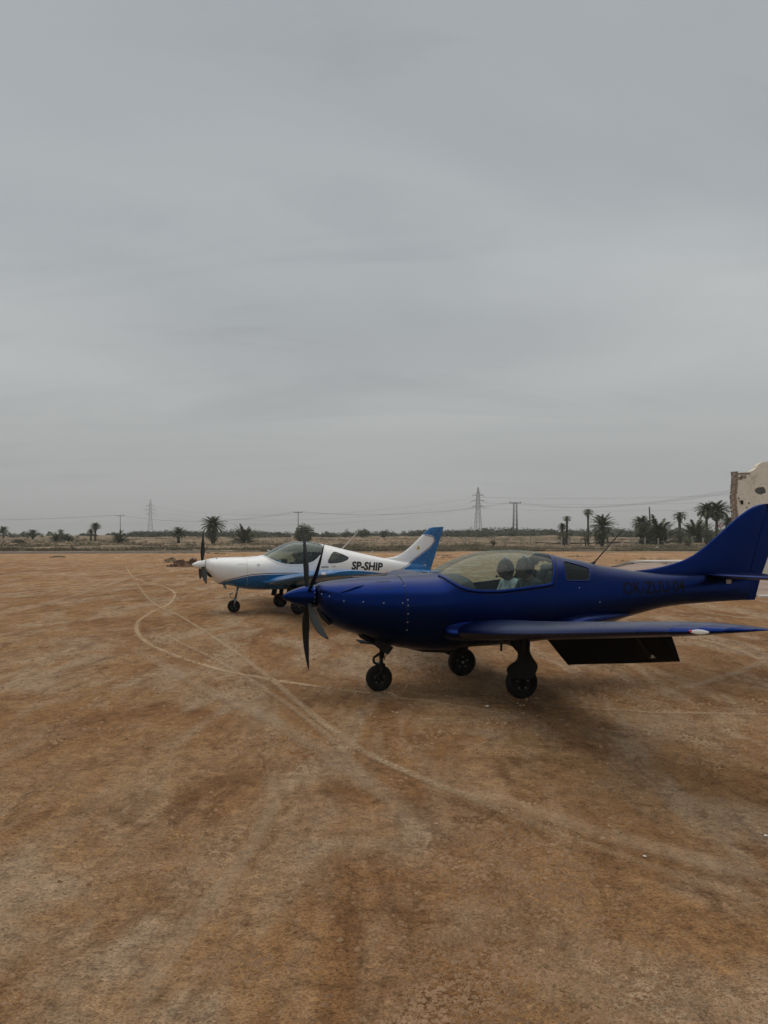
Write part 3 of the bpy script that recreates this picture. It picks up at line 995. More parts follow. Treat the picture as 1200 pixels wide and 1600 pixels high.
def person(root_rot, loc, name, shirt, skin, hairm, label, headset=True, lean=0.0, head_pitch=0.0):
    """seated figure facing local -x, hips at the origin"""
    HC = .625
    pts = {'pelvis': (0, 0, .0), 'belly': (.035, 0, .15), 'chest': (.05, 0, .34), 'neckb': (.035, 0, .48), 'neck': (.015, 0, .53), 'skull': (.0, 0, .58)}
    rad = {'pelvis': .135, 'belly': .125, 'chest': .135, 'neckb': .075, 'neck': .056, 'skull': .058}
    edges = [('pelvis', 'belly'), ('belly', 'chest'), ('chest', 'neckb'), ('neckb', 'neck'), ('neck', 'skull')]
    for s, sn in ((1, 'l'), (-1, 'r')):
        P = {'cl': ((.05, s * .10, .455), .075), 'sh': ((.045, s * .19, .45), .068), 'el': ((-.08, s * .24, .18), .046), 'wr': ((-.31, s * .14, .10), .030), 'pa': ((-.385, s * .125, .105), .033),
             'hip': ((-.02, s * .10, -.01), .105), 'kn': ((-.43, s * .10, .10), .065), 'an': ((-.72, s * .075, -.045), .042), 'he': ((-.74, s * .075, -.085), .040), 'to': ((-.88, s * .075, -.045), .034)}
        for k, (p, r) in P.items():
            pts[sn + k] = p; rad[sn + k] = r
        edges += [('chest', sn + 'cl'), (sn + 'cl', sn + 'sh'), (sn + 'sh', sn + 'el'), (sn + 'el', sn + 'wr'), (sn + 'wr', sn + 'pa'),
                  ('pelvis', sn + 'hip'), (sn + 'hip', sn + 'kn'), (sn + 'kn', sn + 'an'), (sn + 'an', sn + 'he'), (sn + 'he', sn + 'to')]
        for k in range(4):
            dy = s * (-.030 + .020 * k)
            L = (.075, .085, .080, .062)[k]
            a = sn + 'f%da' % k; b = sn + 'f%db' % k; c = sn + 'f%dc' % k
            pts[a] = (-.41, s * .125 + dy, .118); pts[b] = (-.41 - L * .55, s * .125 + dy, .105); pts[c] = (-.41 - L * .75, s * .125 + dy, .072)
            rad[a] = rad[b] = .0095; rad[c] = .0075
            edges += [(sn + 'pa', a), (a, b), (b, c)]
        a, b = sn + 'ta', sn + 'tb'
        pts[a] = (-.375, s * .125 - s * .045, .10); pts[b] = (-.42, s * .125 - s * .055, .085)
        rad[a] = .011; rad[b] = .009
        edges += [(sn + 'pa', a), (a, b)]
    # limbs and trunk as tapered rounded links, fused below into one skin
    bm = bmesh.new()
    wide = {'chest': 1.35, 'belly': 1.2, 'pelvis': 1.2}
    for a, b in edges:
        pa, pb = Vector(pts[a]), Vector(pts[b]); ra, rb = rad[a], rad[b]
        ax = (pb - pa); ln = ax.length; rot = ax.to_track_quat('Z', 'Y').to_matrix()
        rings = []
        for t in (-.96, -.75, -.4, 0): rings.append((t * ra, ra * math.sqrt(1 - t * t)))
        for t in (0, .4, .75, .96): rings.append((ln + t * rb, rb * math.sqrt(1 - t * t)))
        vs_ = []
        for (h, r) in rings:
            for k in range(14):
                q = rot @ Vector((r * math.cos(k * .4488), r * math.sin(k * .4488), h))
                f_ = h / ln if ln else 0
                f_ = max(0, min(1, f_))
                q.y *= wide.get(a, 1) * (1 - f_) + wide.get(b, 1) * f_
                vs_.append(bm.verts.new(pa + q))
        for r_ in range(len(rings) - 1):
            for k in range(14):
                bm.faces.new((vs_[r_ * 14 + k], vs_[r_ * 14 + (k + 1) % 14], vs_[(r_ + 1) * 14 + (k + 1) % 14], vs_[(r_ + 1) * 14 + k]))
        bm.faces.new([vs_[k] for k in range(13, -1, -1)]); bm.faces.new([vs_[(len(rings) - 1) * 14 + k] for k in range(14)])
    # head: shaped sphere with jaw, nose, brow, ears
    hd = bmesh.ops.create_uvsphere(bm, u_segments=28, v_segments=20, radius=1.0)['verts']
    hp = Matrix.Rotation(R(head_pitch), 3, 'Y')
    for v in hd:
        x, y, z = v.co
        X, Y, Z = x * .098, y * .076, z * .118
        if z < -.1: Y *= 1 + .30 * z; X *= (1 + .10 * z) if x < 0 else (1 + .45 * z)
        if x < -.8 and -.35 < z < .12: X -= .022 * (1 - abs(y) / .3) * (1 - abs(z + .12) / .3) if abs(y) < .3 else 0   # nose
        if x < -.7 and .05 < z < .22 and .15 < abs(y) < .5: X += .008                                                    # eye sockets
        if x < -.75 and -.62 < z < -.45 and abs(y) < .35: X -= .005                                                      # lips
        if abs(y) > .93 and -.35 < z < .2: Y *= 1.14                                                                     # ears
        v.co = hp @ Vector((X, Y, Z)) + Vector((-.022, 0, HC))
    for v in bm.verts:
        v.co.x += lean * v.co.z
    me2 = bpy.data.meshes.new(name); bm.to_mesh(me2); bm.free()
    tmp = bpy.data.objects.new('tmp', me2); C.objects.link(tmp)
    rm = tmp.modifiers.new('rm', 'REMESH'); rm.mode = 'VOXEL'; rm.voxel_size = .008; rm.use_smooth_shade = True
    sm = tmp.modifiers.new('sm', 'SMOOTH'); sm.iterations = 3; sm.factor = .5
    dg = bpy.context.evaluated_depsgraph_get()
    fin = bpy.data.meshes.new_from_object(tmp.evaluated_get(dg))
    bpy.data.objects.remove(tmp)
    fin = biggest_island(fin)
    fin.materials.clear()
    for k in (skin, shirt, M['trousers']): fin.materials.append(k)
    for p in fin.polygons:
        c = p.center
        x = c.x - lean * c.z
        mi = 0 if (c.z > .50 and abs(c.y) < .085) else (1 if (c.z > .05 and x > -.30 and not (x < -.12 and c.z < .075)) else (0 if (x < -.30 and c.z > .062 and abs(c.y) < .24 and x > -.52 and abs(c.y) > .05 and c.z > .068) else 2))
        p.material_index = mi; p.use_smooth = True
    o = bpy.data.objects.new(name, fin); C.objects.link(o)
    o.location = loc; o.rotation_euler = (0, 0, root_rot)
    tag(o, label, 'person', 'people seated in the cockpits')
    hx = lean * HC - .022
    # hair: back, sides and crown of the skull, face left free
    V, Fc = [], []
    for i in range(17):
        th = math.pi * i / 16
        for k in range(28):
            a = 2 * math.pi * k / 28
            V.append(hp @ Vector((math.sin(th) * math.cos(a) * .103 + .002, math.sin(th) * math.sin(a) * .081, math.cos(th) * .1225 + .001)) + Vector((hx, 0, HC)))
    for i in range(16):
        zc = math.cos(math.pi * (i + .5) / 16)
        for k in range(28):
            xc = math.sin(math.pi * (i + .5) / 16) * math.cos(2 * math.pi * (k + .5) / 28)
            if zc > .52 or (xc > .05 and zc > -.30) or (xc > .45 and zc > -.55):
                Fc.append((i * 28 + k, i * 28 + (k + 1) % 28, (i + 1) * 28 + (k + 1) % 28, (i + 1) * 28 + k))
    me_obj('hair', V, Fc, hairm, o)
    if headset:
        mb = MB()
        arc = [hp @ Vector((.005, .092 * math.cos(R(a)), .128 * math.sin(R(a)) + .004)) + Vector((hx, 0, HC)) for a in range(-5, 186, 10)]
        mb.tube(arc, .009, 8)
        for s in (1, -1):
            c = Vector((hx + .005, s * .088, HC - .01))
            rings = []
            for (dy, rr) in ((-.012, .030), (-.006, .040), (.014, .042), (.026, .036), (.030, .015)):
                rings.append([c + Vector((.85 * rr * math.cos(t * .3927), s * dy, 1.15 * rr * math.sin(t * .3927))) for t in range(16)])
            mb.add(*loft_vf(rings))
        mb.tube([(hx - .005, -.10, HC - .03), (hx - .07, -.095, HC - .08), (hx - .115, -.04, HC - .08)], .005, 6)
        mb.tube([(hx - .125, -.035, HC - .08), (hx - .105, -.02, HC - .077)], .012, 8)
        mb.build('headset', M['black'], o, True)
        pad = MB()
        pad.tube([p + Vector((0, 0, .004)) for p in arc[6:14]], .012, 8)
        pad.build('headset_pad', M['grey_cap'], o, True)
    return o
# ------------------------------------------------------------------ the deep blue aircraft
def blue_aircraft():
    psi = R(12.7)
    A = empty('light_aircraft', (1.17, 8.53, 0), psi)
    tag(A, 'deep blue low wing light aircraft with lowered flaps in the foreground', 'aircraft', 'parked light aircraft')
    B = Body(
        top=[(-1.935, 1.155), (-1.90, 1.172), (-1.82, 1.186), (-1.687, 1.203), (-1.34, 1.231), (-.986, 1.248), (-.75, 1.257), (-.665, 1.268), (-.62, 1.294), (-.531, 1.345), (-.332, 1.432), (-.132, 1.487), (.063, 1.508), (.268, 1.512), (.475, 1.499), (.676, 1.469), (.825, 1.433), (1.1, 1.383), (1.27, 1.342), (1.527, 1.300), (1.855, 1.255), (2.19, 1.232), (2.77, 1.218), (3.28, 1.205)],
        bot=[(-1.935, .905), (-1.88, .83), (-1.82, .758), (-1.687, .685), (-1.46, .61), (-1.27, .545), (-1.07, .478), (-.75, .435), (-.52, .425), (-.38, .455), (0, .468), (.5, .50), (1.0, .58), (1.3, .65), (1.58, .725), (1.855, .788), (2.13, .838), (2.415, .865), (2.7, .879), (2.98, .891), (3.28, .90)],
        wid=[(-1.935, .17), (-1.90, .235), (-1.82, .315), (-1.687, .385), (-1.46, .445), (-1.07, .50), (-.75, .54), (-.4, .57), (0, .585), (.4, .58), (.8, .53), (1.2, .44), (1.6, .345), (2.0, .26), (2.4, .18), (2.8, .115), (3.1, .072), (3.28, .045)],
        mid=[(-1.935, 1.03), (-1.7, .99), (-1.4, .955), (-.9, .94), (0, .93), (1, .97), (2, 1.03), (3.28, 1.06)], pu=2.2, pl=2.4)
    blue = M['blue']
    # cowling with recessed seam, fuselage, canopy glass, quarter windows
    V, Fc = B.grid(-1.935, -1.075, 40, 64)
    cow = me_obj('cowling', V, Fc + [tuple(range(64))], blue, A)
    can = smooth_poly([(-.668, 1.268), (-.640, 1.263), (-.605, 1.232), (-.571, 1.198), (-.486, 1.146), (-.356, 1.113), (-.141, 1.104), (.05, 1.117), (.248, 1.138), (.443, 1.160), (.50, 1.175), (.53, 1.235), (.565, 1.32), (.60, 1.40), (.625, 1.465)], 6)
    can_poly = can + [(.63, 1.6), (-.1, 1.6), (-.60, 1.36), (-.668, 1.285)]
    win = smooth_poly([(.735, 1.375), (.715, 1.345), (.690, 1.25), (.672, 1.21), (.69, 1.195), (.82, 1.190), (.955, 1.190), (.985, 1.205), (1.03, 1.285), (1.035, 1.305), (1.0, 1.325), (.88, 1.358), (.765, 1.385)], 4, True)
    xs = np.concatenate([np.linspace(-1.067, -.70, 12), np.linspace(-.69, 1.08, 170), np.linspace(1.1, 3.28, 60)])
    V, Fc = B.grid(0, 0, 0, 168, xs=xs)
    ids = B.split(V, Fc, [can_poly, win])
    v, f = pick(V, Fc, ids, {0}); me_obj('fuselage', v, f, blue, A)
    v, f = pick(V, Fc, ids, {1}); me_obj('canopy', v, f, M['glass'], A)
    v, f = pick(V, Fc, ids, {2})
    for s in (-1, 1):
        keep = [q for q in f if s * sum(v[i][1] for i in q) > 0]
        mp = sorted({i for q in keep for i in q}); ix = {a: b for b, a in enumerate(mp)}
        me_obj('quarter_window', [v[i] for i in mp], [tuple(ix[i] for i in q) for q in keep], M['glass'], A)
    # canopy frame: rear arch and lower rail, both sides; dark seam line under it
    for s in (-1, 1):
        v, f = ribbon(B, can, .034, .003, s, (0, 1.35), .004)
        solid(me_obj('canopy_frame', v, f, blue, A), .005)
        seam = [(x, z) for x, z in can]
        off = []
        for i, (x, z) in enumerate(seam):
            a, c = seam[max(i - 1, 0)], seam[min(i + 1, len(seam) - 1)]
            L = math.hypot(c[0] - a[0], c[1] - a[1]); off.append((x + (c[1] - a[1]) / L * .042, z - (c[0] - a[0]) / L * .042))
        v, f = ribbon(B, off, .006, .0012, s)
        me_obj('canopy_seam', v, f, M['black'], A)
    wl_ = win + [win[0]]
    for s in (-1, 1):
        v, f = ribbon(B, wl_, .012, .002, s, (.85, 1.28), .003)
        solid(me_obj('window_frame', v, f, blue, A), .006)
    # rubber seal between cowling and spinner, spinner
    V, Fc = lathe_vf([(-.345, .0), (-.335, .018), (-.30, .042), (-.24, .070), (-.16, .097), (-.08, .114), (-.02, .121), (0, .121), (.005, .112), (.005, .0)], 40, 'x')
    sp = me_obj('spinner', V, Fc, blue, A); sp.location = (-1.945, 0, 1.032)
    mb = MB()
    for k in range(16):
        a = k * 2 * math.pi / 16
        mb.tube([(-1.962, math.cos(a) * .117, 1.032 + math.sin(a) * .117), (-1.962, math.cos(a) * .124, 1.032 + math.sin(a) * .124)], .0045, 6)
    mb.build('spinner_screws', M['screw'], A)['kind'] = 'stuff'
    propeller(A, (-2.03, 0, 1.032), .80, 5, -20, .088, M['carbon'], rake=.045, pitch=(70, 34), sweep=.10, tilt=6)
    # cooling inlets and chin intake
    for s in (-1, 1):
        c = Vector((-1.912, s * .165, 1.02))
        ring = lambda r, dx: [c + Vector((dx + abs(math.cos(t * .2618)) * 0.0 + s * 0 + .10 * abs(r * math.cos(t * .2618)) * 1.2, s * r * math.cos(t * .2618), .85 * r * math.sin(t * .2618))) for t in range(24)]
        v, f = loft_vf([ring(.062, -.012), ring(.058, -.016), ring(.050, .004), ring(.045, .05)], False)
        me_obj('cooling_inlet', v, f + [tuple(3 * 24 + k for k in range(24))], M['black'], A)
    mb = MB()
    for s in np.linspace(-.17, .17, 7):
        pass
    rings = []
    for (x, z, hw) in ((-1.928, .912, .10), (-1.895, .845, .16), (-1.85, .785, .20), (-1.815, .752, .21)):
        rings.append([(x - .012, -hw, z - .006), (x - .012, hw, z - .006), (x + .03, hw * .96, z + .012), (x + .03, -hw * .96, z + .012)])
    v, f = loft_vf(rings); me_obj('chin_intake', v, f, M['black'], A)
    # blister on the cowling, exhaust, belly radiator duct
    for s in (-1, 1):
        rings = []
        for i in range(11):
            t = i / 10
            x = -1.725 + .25 * t; z = 1.088 + .07 * t
            r = .020 * math.sin(math.pi * min(1, t * .92 + .08)) ** .6 + .001
            yc = s * (B.half(x, z) - .004)
            rings.append([(x, yc + s * r * .7 * math.cos(k * .5236), z + r * math.sin(k * .5236)) for k in range(12)])
        v, f = loft_vf(rings); me_obj('air_scoop', v, f, blue, A)
    rings = []
    for x, z0, hw in ((-.95, .455, .10), (-.80, .425, .16), (-.60, .412, .18), (-.50, .408, .18), (-.49, .45, .18)):
        top_ = .62
        rings.append([(x, -hw, top_), (x, -hw, z0 + .03), (x, -hw + .03, z0), (x, hw - .03, z0), (x, hw, z0 + .03), (x, hw, top_)])
    v, f = loft_vf(rings); me_obj('radiator_duct', v, f, M['black'], A, False)
    tube('exhaust_pipe', [(-1.50, -.10, .66), (-1.46, -.11, .61), (-1.38, -.115, .572)], .028, M['black'], A, 12)
    # visible screws
    for x, z in [(-1.068, 1.153), (-1.060, 1.015), (-1.115, .985), (-1.060, .959), (-1.060, .876), (-1.062, .788), (-1.062, .706), (-1.307, .986), (-1.512, .999), (-1.701, 1.006), (-1.836, 1.051), (-1.905, 1.071), (.829, 1.113), (1.091, .953)]:
        for s in (-1, 1):
            y = s * (B.half(x, z))
            V, Fc = lathe_vf([(-.003, .0), (-.003, .006), (.002, .0065), (.002, 0)], 8)
            q = me_obj('skin_screw', V, Fc, M['screw'], A); q.location = (x, y, z)
    v, f = ribbon(B, [(-1.071, z) for z in np.linspace(.56, 1.235, 24)], .004, -.004, -1, None, .004)
    me_obj('cowling_seam', v, f, M['black'], A)
    # oil filler door outlined on the cowling
    for s in (-1, 1):
        v, f = ribbon(B, [(-1.34, 1.125), (-1.34, 1.185), (-1.335, 1.19), (-1.205, 1.195), (-1.20, 1.19), (-1.20, 1.13), (-1.205, 1.125), (-1.335, 1.12), (-1.34, 1.125)], .0022, .0012, s, None, .0022)
        me_obj('oil_door_seam', v, f, M['black'], A)
    # wings
    secs = [(.10, -.66, 1.45, .655, .15), (.55, -.60, 1.37, .675, .15), (1.3, -.52, 1.17, .755, .15), (2.1, -.45, 1.02, .85, .145), (2.85, -.39, .88, .945, .14), (3.55, -.33, .74, 1.035, .135), (3.85, -.285, .645, 1.072, .13), (4.02, -.21, .51, 1.092, .12), (4.13, -.10, .35, 1.104, .11), (4.19, .03, .19, 1.110, .09), (4.215, .13, .06, 1.112, .06)]
    for s in (-1, 1):
        make_wing(A, secs, s, (.64, 2.98), (3.02, 3.82), blue, .70, 57, M['flap_shaded'])
        # rounded root fillet fairing
        rings = []
        for i in range(19):
            t = i / 18
            x = -.70 + 2.0 * t
            hw = (.05 + .10 * min(1, (t / .14)) ** .5) * (1 - t) ** .8 + .004
            zt_ = float(np.interp(x, [-.75, -.55, -.2, .3, .8, 1.25, 1.55], [.785, .82, .85, .83, .77, .77, .82]))
            zb_ = float(np.interp(x, [-.75, -.55, 0, .75, 1.2, 1.55], [.615, .585, .57, .66, .74, .82]))
            yb = B.half(x, .70 if x < 1 else .80)
            y0 = max(.05, yb - .10); y1 = yb + hw * 1.4
            prof = [(y0, zb_), (y0 + .4 * (y1 - y0), zb_), (y1, zb_ + .25 * (zt_ - zb_)), (y1 + .01, zb_ + .45 * (zt_ - zb_)), (y0 + .62 * (y1 - y0), zb_ + .66 * (zt_ - zb_)), (y0 + .42 * (y1 - y0), zb_ + .84 * (zt_ - zb_)), (y0 + .2 * (y1 - y0), zt_ + .03), (y0, zt_ + .05)]
            rings.append([(x, s * yy, zz) for yy, zz in prof])
        v, f = loft_vf(rings)
        fo = me_obj('wing_root_fairing', v, f, blue, A)
        sb = fo.modifiers.new('sub', 'SUBSURF'); sb.levels = 2; sb.render_levels = 2
        # raised fillet over the trailing edge root
        rings = []
        for i in range(15):
            t = i / 14
            x = .50 + 1.05 * t
            hgt = .055 * min(1, t / .10) ** .5 * (1 - t ** 3) + .004
            zc = float(np.interp(x, [.5, .8, 1.1, 1.55], [.725, .77, .785, .80]))
            yc = B.half(x, .80) + .04 - .05 * t
            wy = .16 * (1 - .55 * t)
            rings.append([(x + (.10 * abs(math.cos(k * .3927)) if k < 5 or k > 11 else 0) * (1 - t), s * (yc + wy * math.cos(k * .3927)), zc + hgt * math.sin(k * .3927)) for k in range(16)])
        v, f = loft_vf(rings); me_obj('trailing_fillet', v, f, blue, A)
        # wingtip lamp in the rounded leading edge
        rings = []
        for i in range(9):
            t = i / 8
            u = -.235 + .085 * t
            n_ = 4.015 + .06 * t
            r = .013 * math.sin(math.pi * (.06 + .88 * t)) + .002
            rings.append([(u - .008 + r * .4 * math.cos(k * .6283), s * (n_ + r * .6 * math.cos(k * .6283)), 1.092 + r * math.sin(k * .6283)) for k in range(10)])
        v, f = loft_vf(rings); nl = me_obj('position_lamp', v, f, M['lamp'], A)
        q = MB(); q.tube([(-.246, s * 4.013, 1.094), (-.236, s * 4.021, 1.094)], .007, 8)
        q.build('lamp_bulb', M['red_lens'], nl)
        # flap actuator bracket, hinge stubs
        q = MB(); q.box((.32, s * 2.62, .80), (.05, .05, .22), Matrix.Rotation(R(-33), 3, 'Y')); q.build('flap_bracket', M['black'], A)
        q = MB(); q.box((.375, s * 2.62, .716), (.045, .055, .025)); q.build('bracket_sticker', M['placard'], A)
    # aerials under the wing and on the spine
    tube('pitot_probe', [(-.22, -.92, .60), (-.22, -.92, .53)], .012, M['black'], A)
    q = MB(); q.tube([(1.235, 0, 1.335), (1.285, 0, 1.375)], [.030, .010], 8); q.tube([(1.27, 0, 1.362), (1.649, 0, 1.755)], [.008, .004], 6)
    q.build('whip_aerial', M['black'], A)
    # fin and rudder
    dors = [(1.72, 1.262), (1.855, 1.272), (1.995, 1.287), (2.129, 1.309), (2.272, 1.341), (2.415, 1.383), (2.552, 1.444), (2.697, 1.535), (2.844, 1.650), (2.983, 1.765), (3.132, 1.884), (3.282, 1.983), (3.35, 2.018), (3.424, 2.045), (3.50, 2.058), (3.565, 2.0615)]
    hinge = lambda z: float(np.interp(z, [.85, 1.2, 1.7, 2.07], [3.235, 3.29, 3.44, 3.56]))
    rings = []
    for (xl, z) in [(1.55, 1.16), (1.62, 1.22)] + dors:
        xh = hinge(z)
        ch = max(.004, xh - xl)
        t = min(.36, .10 / ch * (1 if z < 1.3 else 1)) * (1 if z < 2.03 else .6)
        hw = .042 * (1 if z < 2.0 else max(.35, 1 - (z - 2.0) * 10))
        ring = []
        for a, b_ in [(1, 0.55), (.85, .75), (.65, .95), (.45, 1), (.28, .9), (.15, .72), (.06, .48), (.015, .24), (0, 0)]:
            ring.append((xl + a * ch, b_ * hw, z))
        rings.append(ring + [(x, -y, zz) for x, y, zz in ring[-2::-1]])
    v, f = loft_vf(rings); fn = me_obj('fin', v, f, blue, A); fn.modifiers.new('es', 'EDGE_SPLIT').split_angle = R(60)
    rings = []
    for z in np.linspace(.90, 2.06, 16):
        xh = hinge(z) + .008
        te = float(np.interp(z, [.9, 1.16, 1.42, 1.9, 2.03, 2.06], [3.392, 3.468, 3.575, 3.775, 3.82, 3.78]))
        hw = .023
        ring = [(xh, hw, z), (xh + .4 * (te - xh), hw * .7, z), (te, .003, z)]
        rings.append(ring + [(x, -y, zz) for x, y, zz in ring[::-1]])
    v, f = loft_vf(rings); ru = me_obj('rudder', v, f, blue, A, False)
    # tailplane with elevators
    ts = [(.03, 2.66, .80, 1.212, .10), (.6, 2.75, .66, 1.213, .10), (1.05, 2.83, .53, 1.214, .10), (1.17, 2.90, .40, 1.214, .08), (1.21, 3.0, .22, 1.214, .05)]
    for s in (-1, 1):
        v, f = loft_vf(wing_secs(densify(ts, .03, 1.05, 6) + ts[3:], s, 0, .62, 12, 0)); t1 = me_obj('tailplane', v, f, blue, A); t1.modifiers.new('es', 'EDGE_SPLIT').split_angle = R(50)
        v, f = loft_vf(wing_secs(densify(ts, .10, 1.12, 6), s, .635, 1.0, 8, 0)); t2 = me_obj('elevator', v, f, blue, A); t2.modifiers.new('es', 'EDGE_SPLIT').split_angle = R(50)
        q = MB(); q.box((2.965, s * (B.half(2.965, 1.13) + .002), 1.128), (.066, .016, .048)); q.build('placard', M['placard'], A)
        q = MB()
        y_ = B.half(3.05, 1.02) + .002
        for a in (28, -28): q.box((3.05, s * y_, 1.02), (.11, .002, .006), Matrix.Rotation(R(a), 3, 'Y'))
        q.build('stencil_mark', M['placard'] if False else M['letters_b'], A)
    # registration
    flat_text(B, 'OK-ZUU 04', 1.425, 1.022, 2.31, .135, .0, .004, M['letters_b'], A, 'registration_lettering', .015)
    # cockpit
    V2, F2 = B.grid(-.95, 1.15, 90, 96, .022)
    cut = [i for i, q in enumerate(F2) if not (lambda cx, cz: inpoly(cx, cz, can_poly) or inpoly(cx, cz, win))(sum(V2[j][0] for j in q) / 4, sum(V2[j][2] for j in q) / 4 + .01)]
    cs = set(cut)
    v, f = pick(V2, F2, [1 if i in cs else 0 for i in range(len(F2))], {1}); me_obj('cockpit_lining', v, f, M['interior'], A)
    q = MB(); q.box((0, 0, .555), (1.5, .62, .02)); q.build('cockpit_floor', M['interior'], A)
    rings = []
    for x, zt_, hw in ((-.62, 1.215, .30), (-.50, 1.255, .42), (-.38, 1.255, .45), (-.31, 1.225, .46), (-.30, 1.205, .46)):
        rings.append([(x, hw * math.cos(R(a)), .95 + (zt_ - .95) * math.sin(R(a)) ** .6) for a in range(0, 181, 12)])
    v, f = loft_vf(rings); me_obj('instrument_panel', v, f, M['black'], A)
    for s in (-1, 1):
        seat(A, .30, s * .245, .60, M['seat'], M['seat'], 1.27)
    q = MB(); q.box((.72, 0, .90), (.04, .86, .42)); q.build('rear_bulkhead', M['interior'], A)
    tube('control_stick', [(-.05, -.27, .58), (-.08, -.27, 1.0)], .014, M['black'], A)
    tube('control_stick', [(-.05, .27, .58), (-.08, .27, 1.0)], .014, M['black'], A)
    # nose gear
    ng = empty('nose_gear', (-1.255, 0, 0)); ng.parent = A
    q = MB()
    q.tube([(.045, 0, .60), (.03, 0, .36)], .030, 12); q.tube([(.03, 0, .38), (.02, 0, .26)], .022, 12)
    q.tube([(-.06, 0, .36), (.03, 0, .42)], .014, 8); q.tube([(-.06, 0, .36), (-.055, 0, .31)], .014, 8); q.tube([(-.055, 0, .31), (.015, 0, .27)], .014, 8)
    q.box((.02, 0, .285), (.07, .13, .035))
    for s in (-1, 1): q.tube([(.02, s * .062, .29), (.0, s * .066, .145)], .016, 8)
    q.tube([(0, -.075, .145), (0, .075, .145)], .012, 8)
    q.build('gear_leg', M['black'], ng, True)
    tube('brake_hose', [(.06, -.02, .52), (.085, -.03, .44), (.05, -.03, .34)], .005, M['black'], ng, 6)
    for s in (-1, 1):
        q = MB(); q.box((.02, s * .13, .505), (.20, .010, .10), Matrix.Rotation(R(38), 3, 'Y')); q.build('gear_door', M['black'], ng)
    q = MB(); q.box((-.10, 0, .525), (.26, .24, .012), Matrix.Rotation(R(8), 3, 'Y')); q.build('bay_cover', M['black'], ng)
    wheel(ng, (0, 0, .142), .144, .10, M['alu'])
    # main gear
    for s in (-1, 1):
        mg = empty('main_gear', (-s * .09, s * .69, 0)); mg.parent = A
        q = MB()
        q.tube([(-.03, s * .14, .70), (-.02, s * .10, .50), (.0, s * .075, .30), (0, s * .07, .16)], [.045, .038, .034, .03], 12)
        q.tube([(-.16, s * .10, .60), (-.02, s * .10, .44)], .016, 8)
        q.tube([(0, s * .08, .165), (0, -s * .03, .165)], .02, 8)
        q.build('gear_leg', M['black'], mg, True)
        # leg fairing door: tall plate narrow at the top, spreading over the wheel
        out = smooth_poly([(-.13, .62), (-.10, .53), (-.085, .46), (-.105, .41), (-.165, .375), (-.205, .33), (-.19, .275), (-.13, .235), (-.02, .215), (.07, .225), (.105, .28), (.125, .335), (.115, .375), (.075, .43), (.04, .50), (.03, .62)], 3, True)
        ro = s * .115 if s > 0 else s * .115
        v = [(x, ro - .008, z) for x, z in out] + [(x, ro + .008, z) for x, z in out]
        n_ = len(out)
        f = [tuple(range(n_))[::-1], tuple(range(n_, 2 * n_))] + [(i, (i + 1) % n_, n_ + (i + 1) % n_, n_ + i) for i in range(n_)]
        me_obj('leg_door', v, f, M['black'], mg, False)
        q = MB(); q.box((-.19, s * .02, .585), (.17, .16, .008), Matrix.Rotation(R(28), 3, 'Y')); q.build('bay_door', M['black'], mg)
        wheel(mg, (0, 0, .166), .168, .125, M['alu'])
    return A, B


BLUE, BLUE_B = blue_aircraft()


def in_frame(root, x, y, z):
    a = root.rotation_euler[2]
    return (root.location.x + x * math.cos(a) - y * math.sin(a), root.location.y + x * math.sin(a) + y * math.cos(a), z)


person(R(12.7), in_frame(BLUE, .33, -.25, .690), 'person', M['shirt_dark'], M['skin_dark'], M['hair'], 'person in dark clothes and headset on the near seat of the blue aircraft', True, .0)
person(R(12.7), in_frame(BLUE, .33, .25, .660), 'person', M['shirt_white'], M['skin_dark'], M['hair'], 'person in pale shirt and headset on the far seat of the blue aircraft', True, -.03)
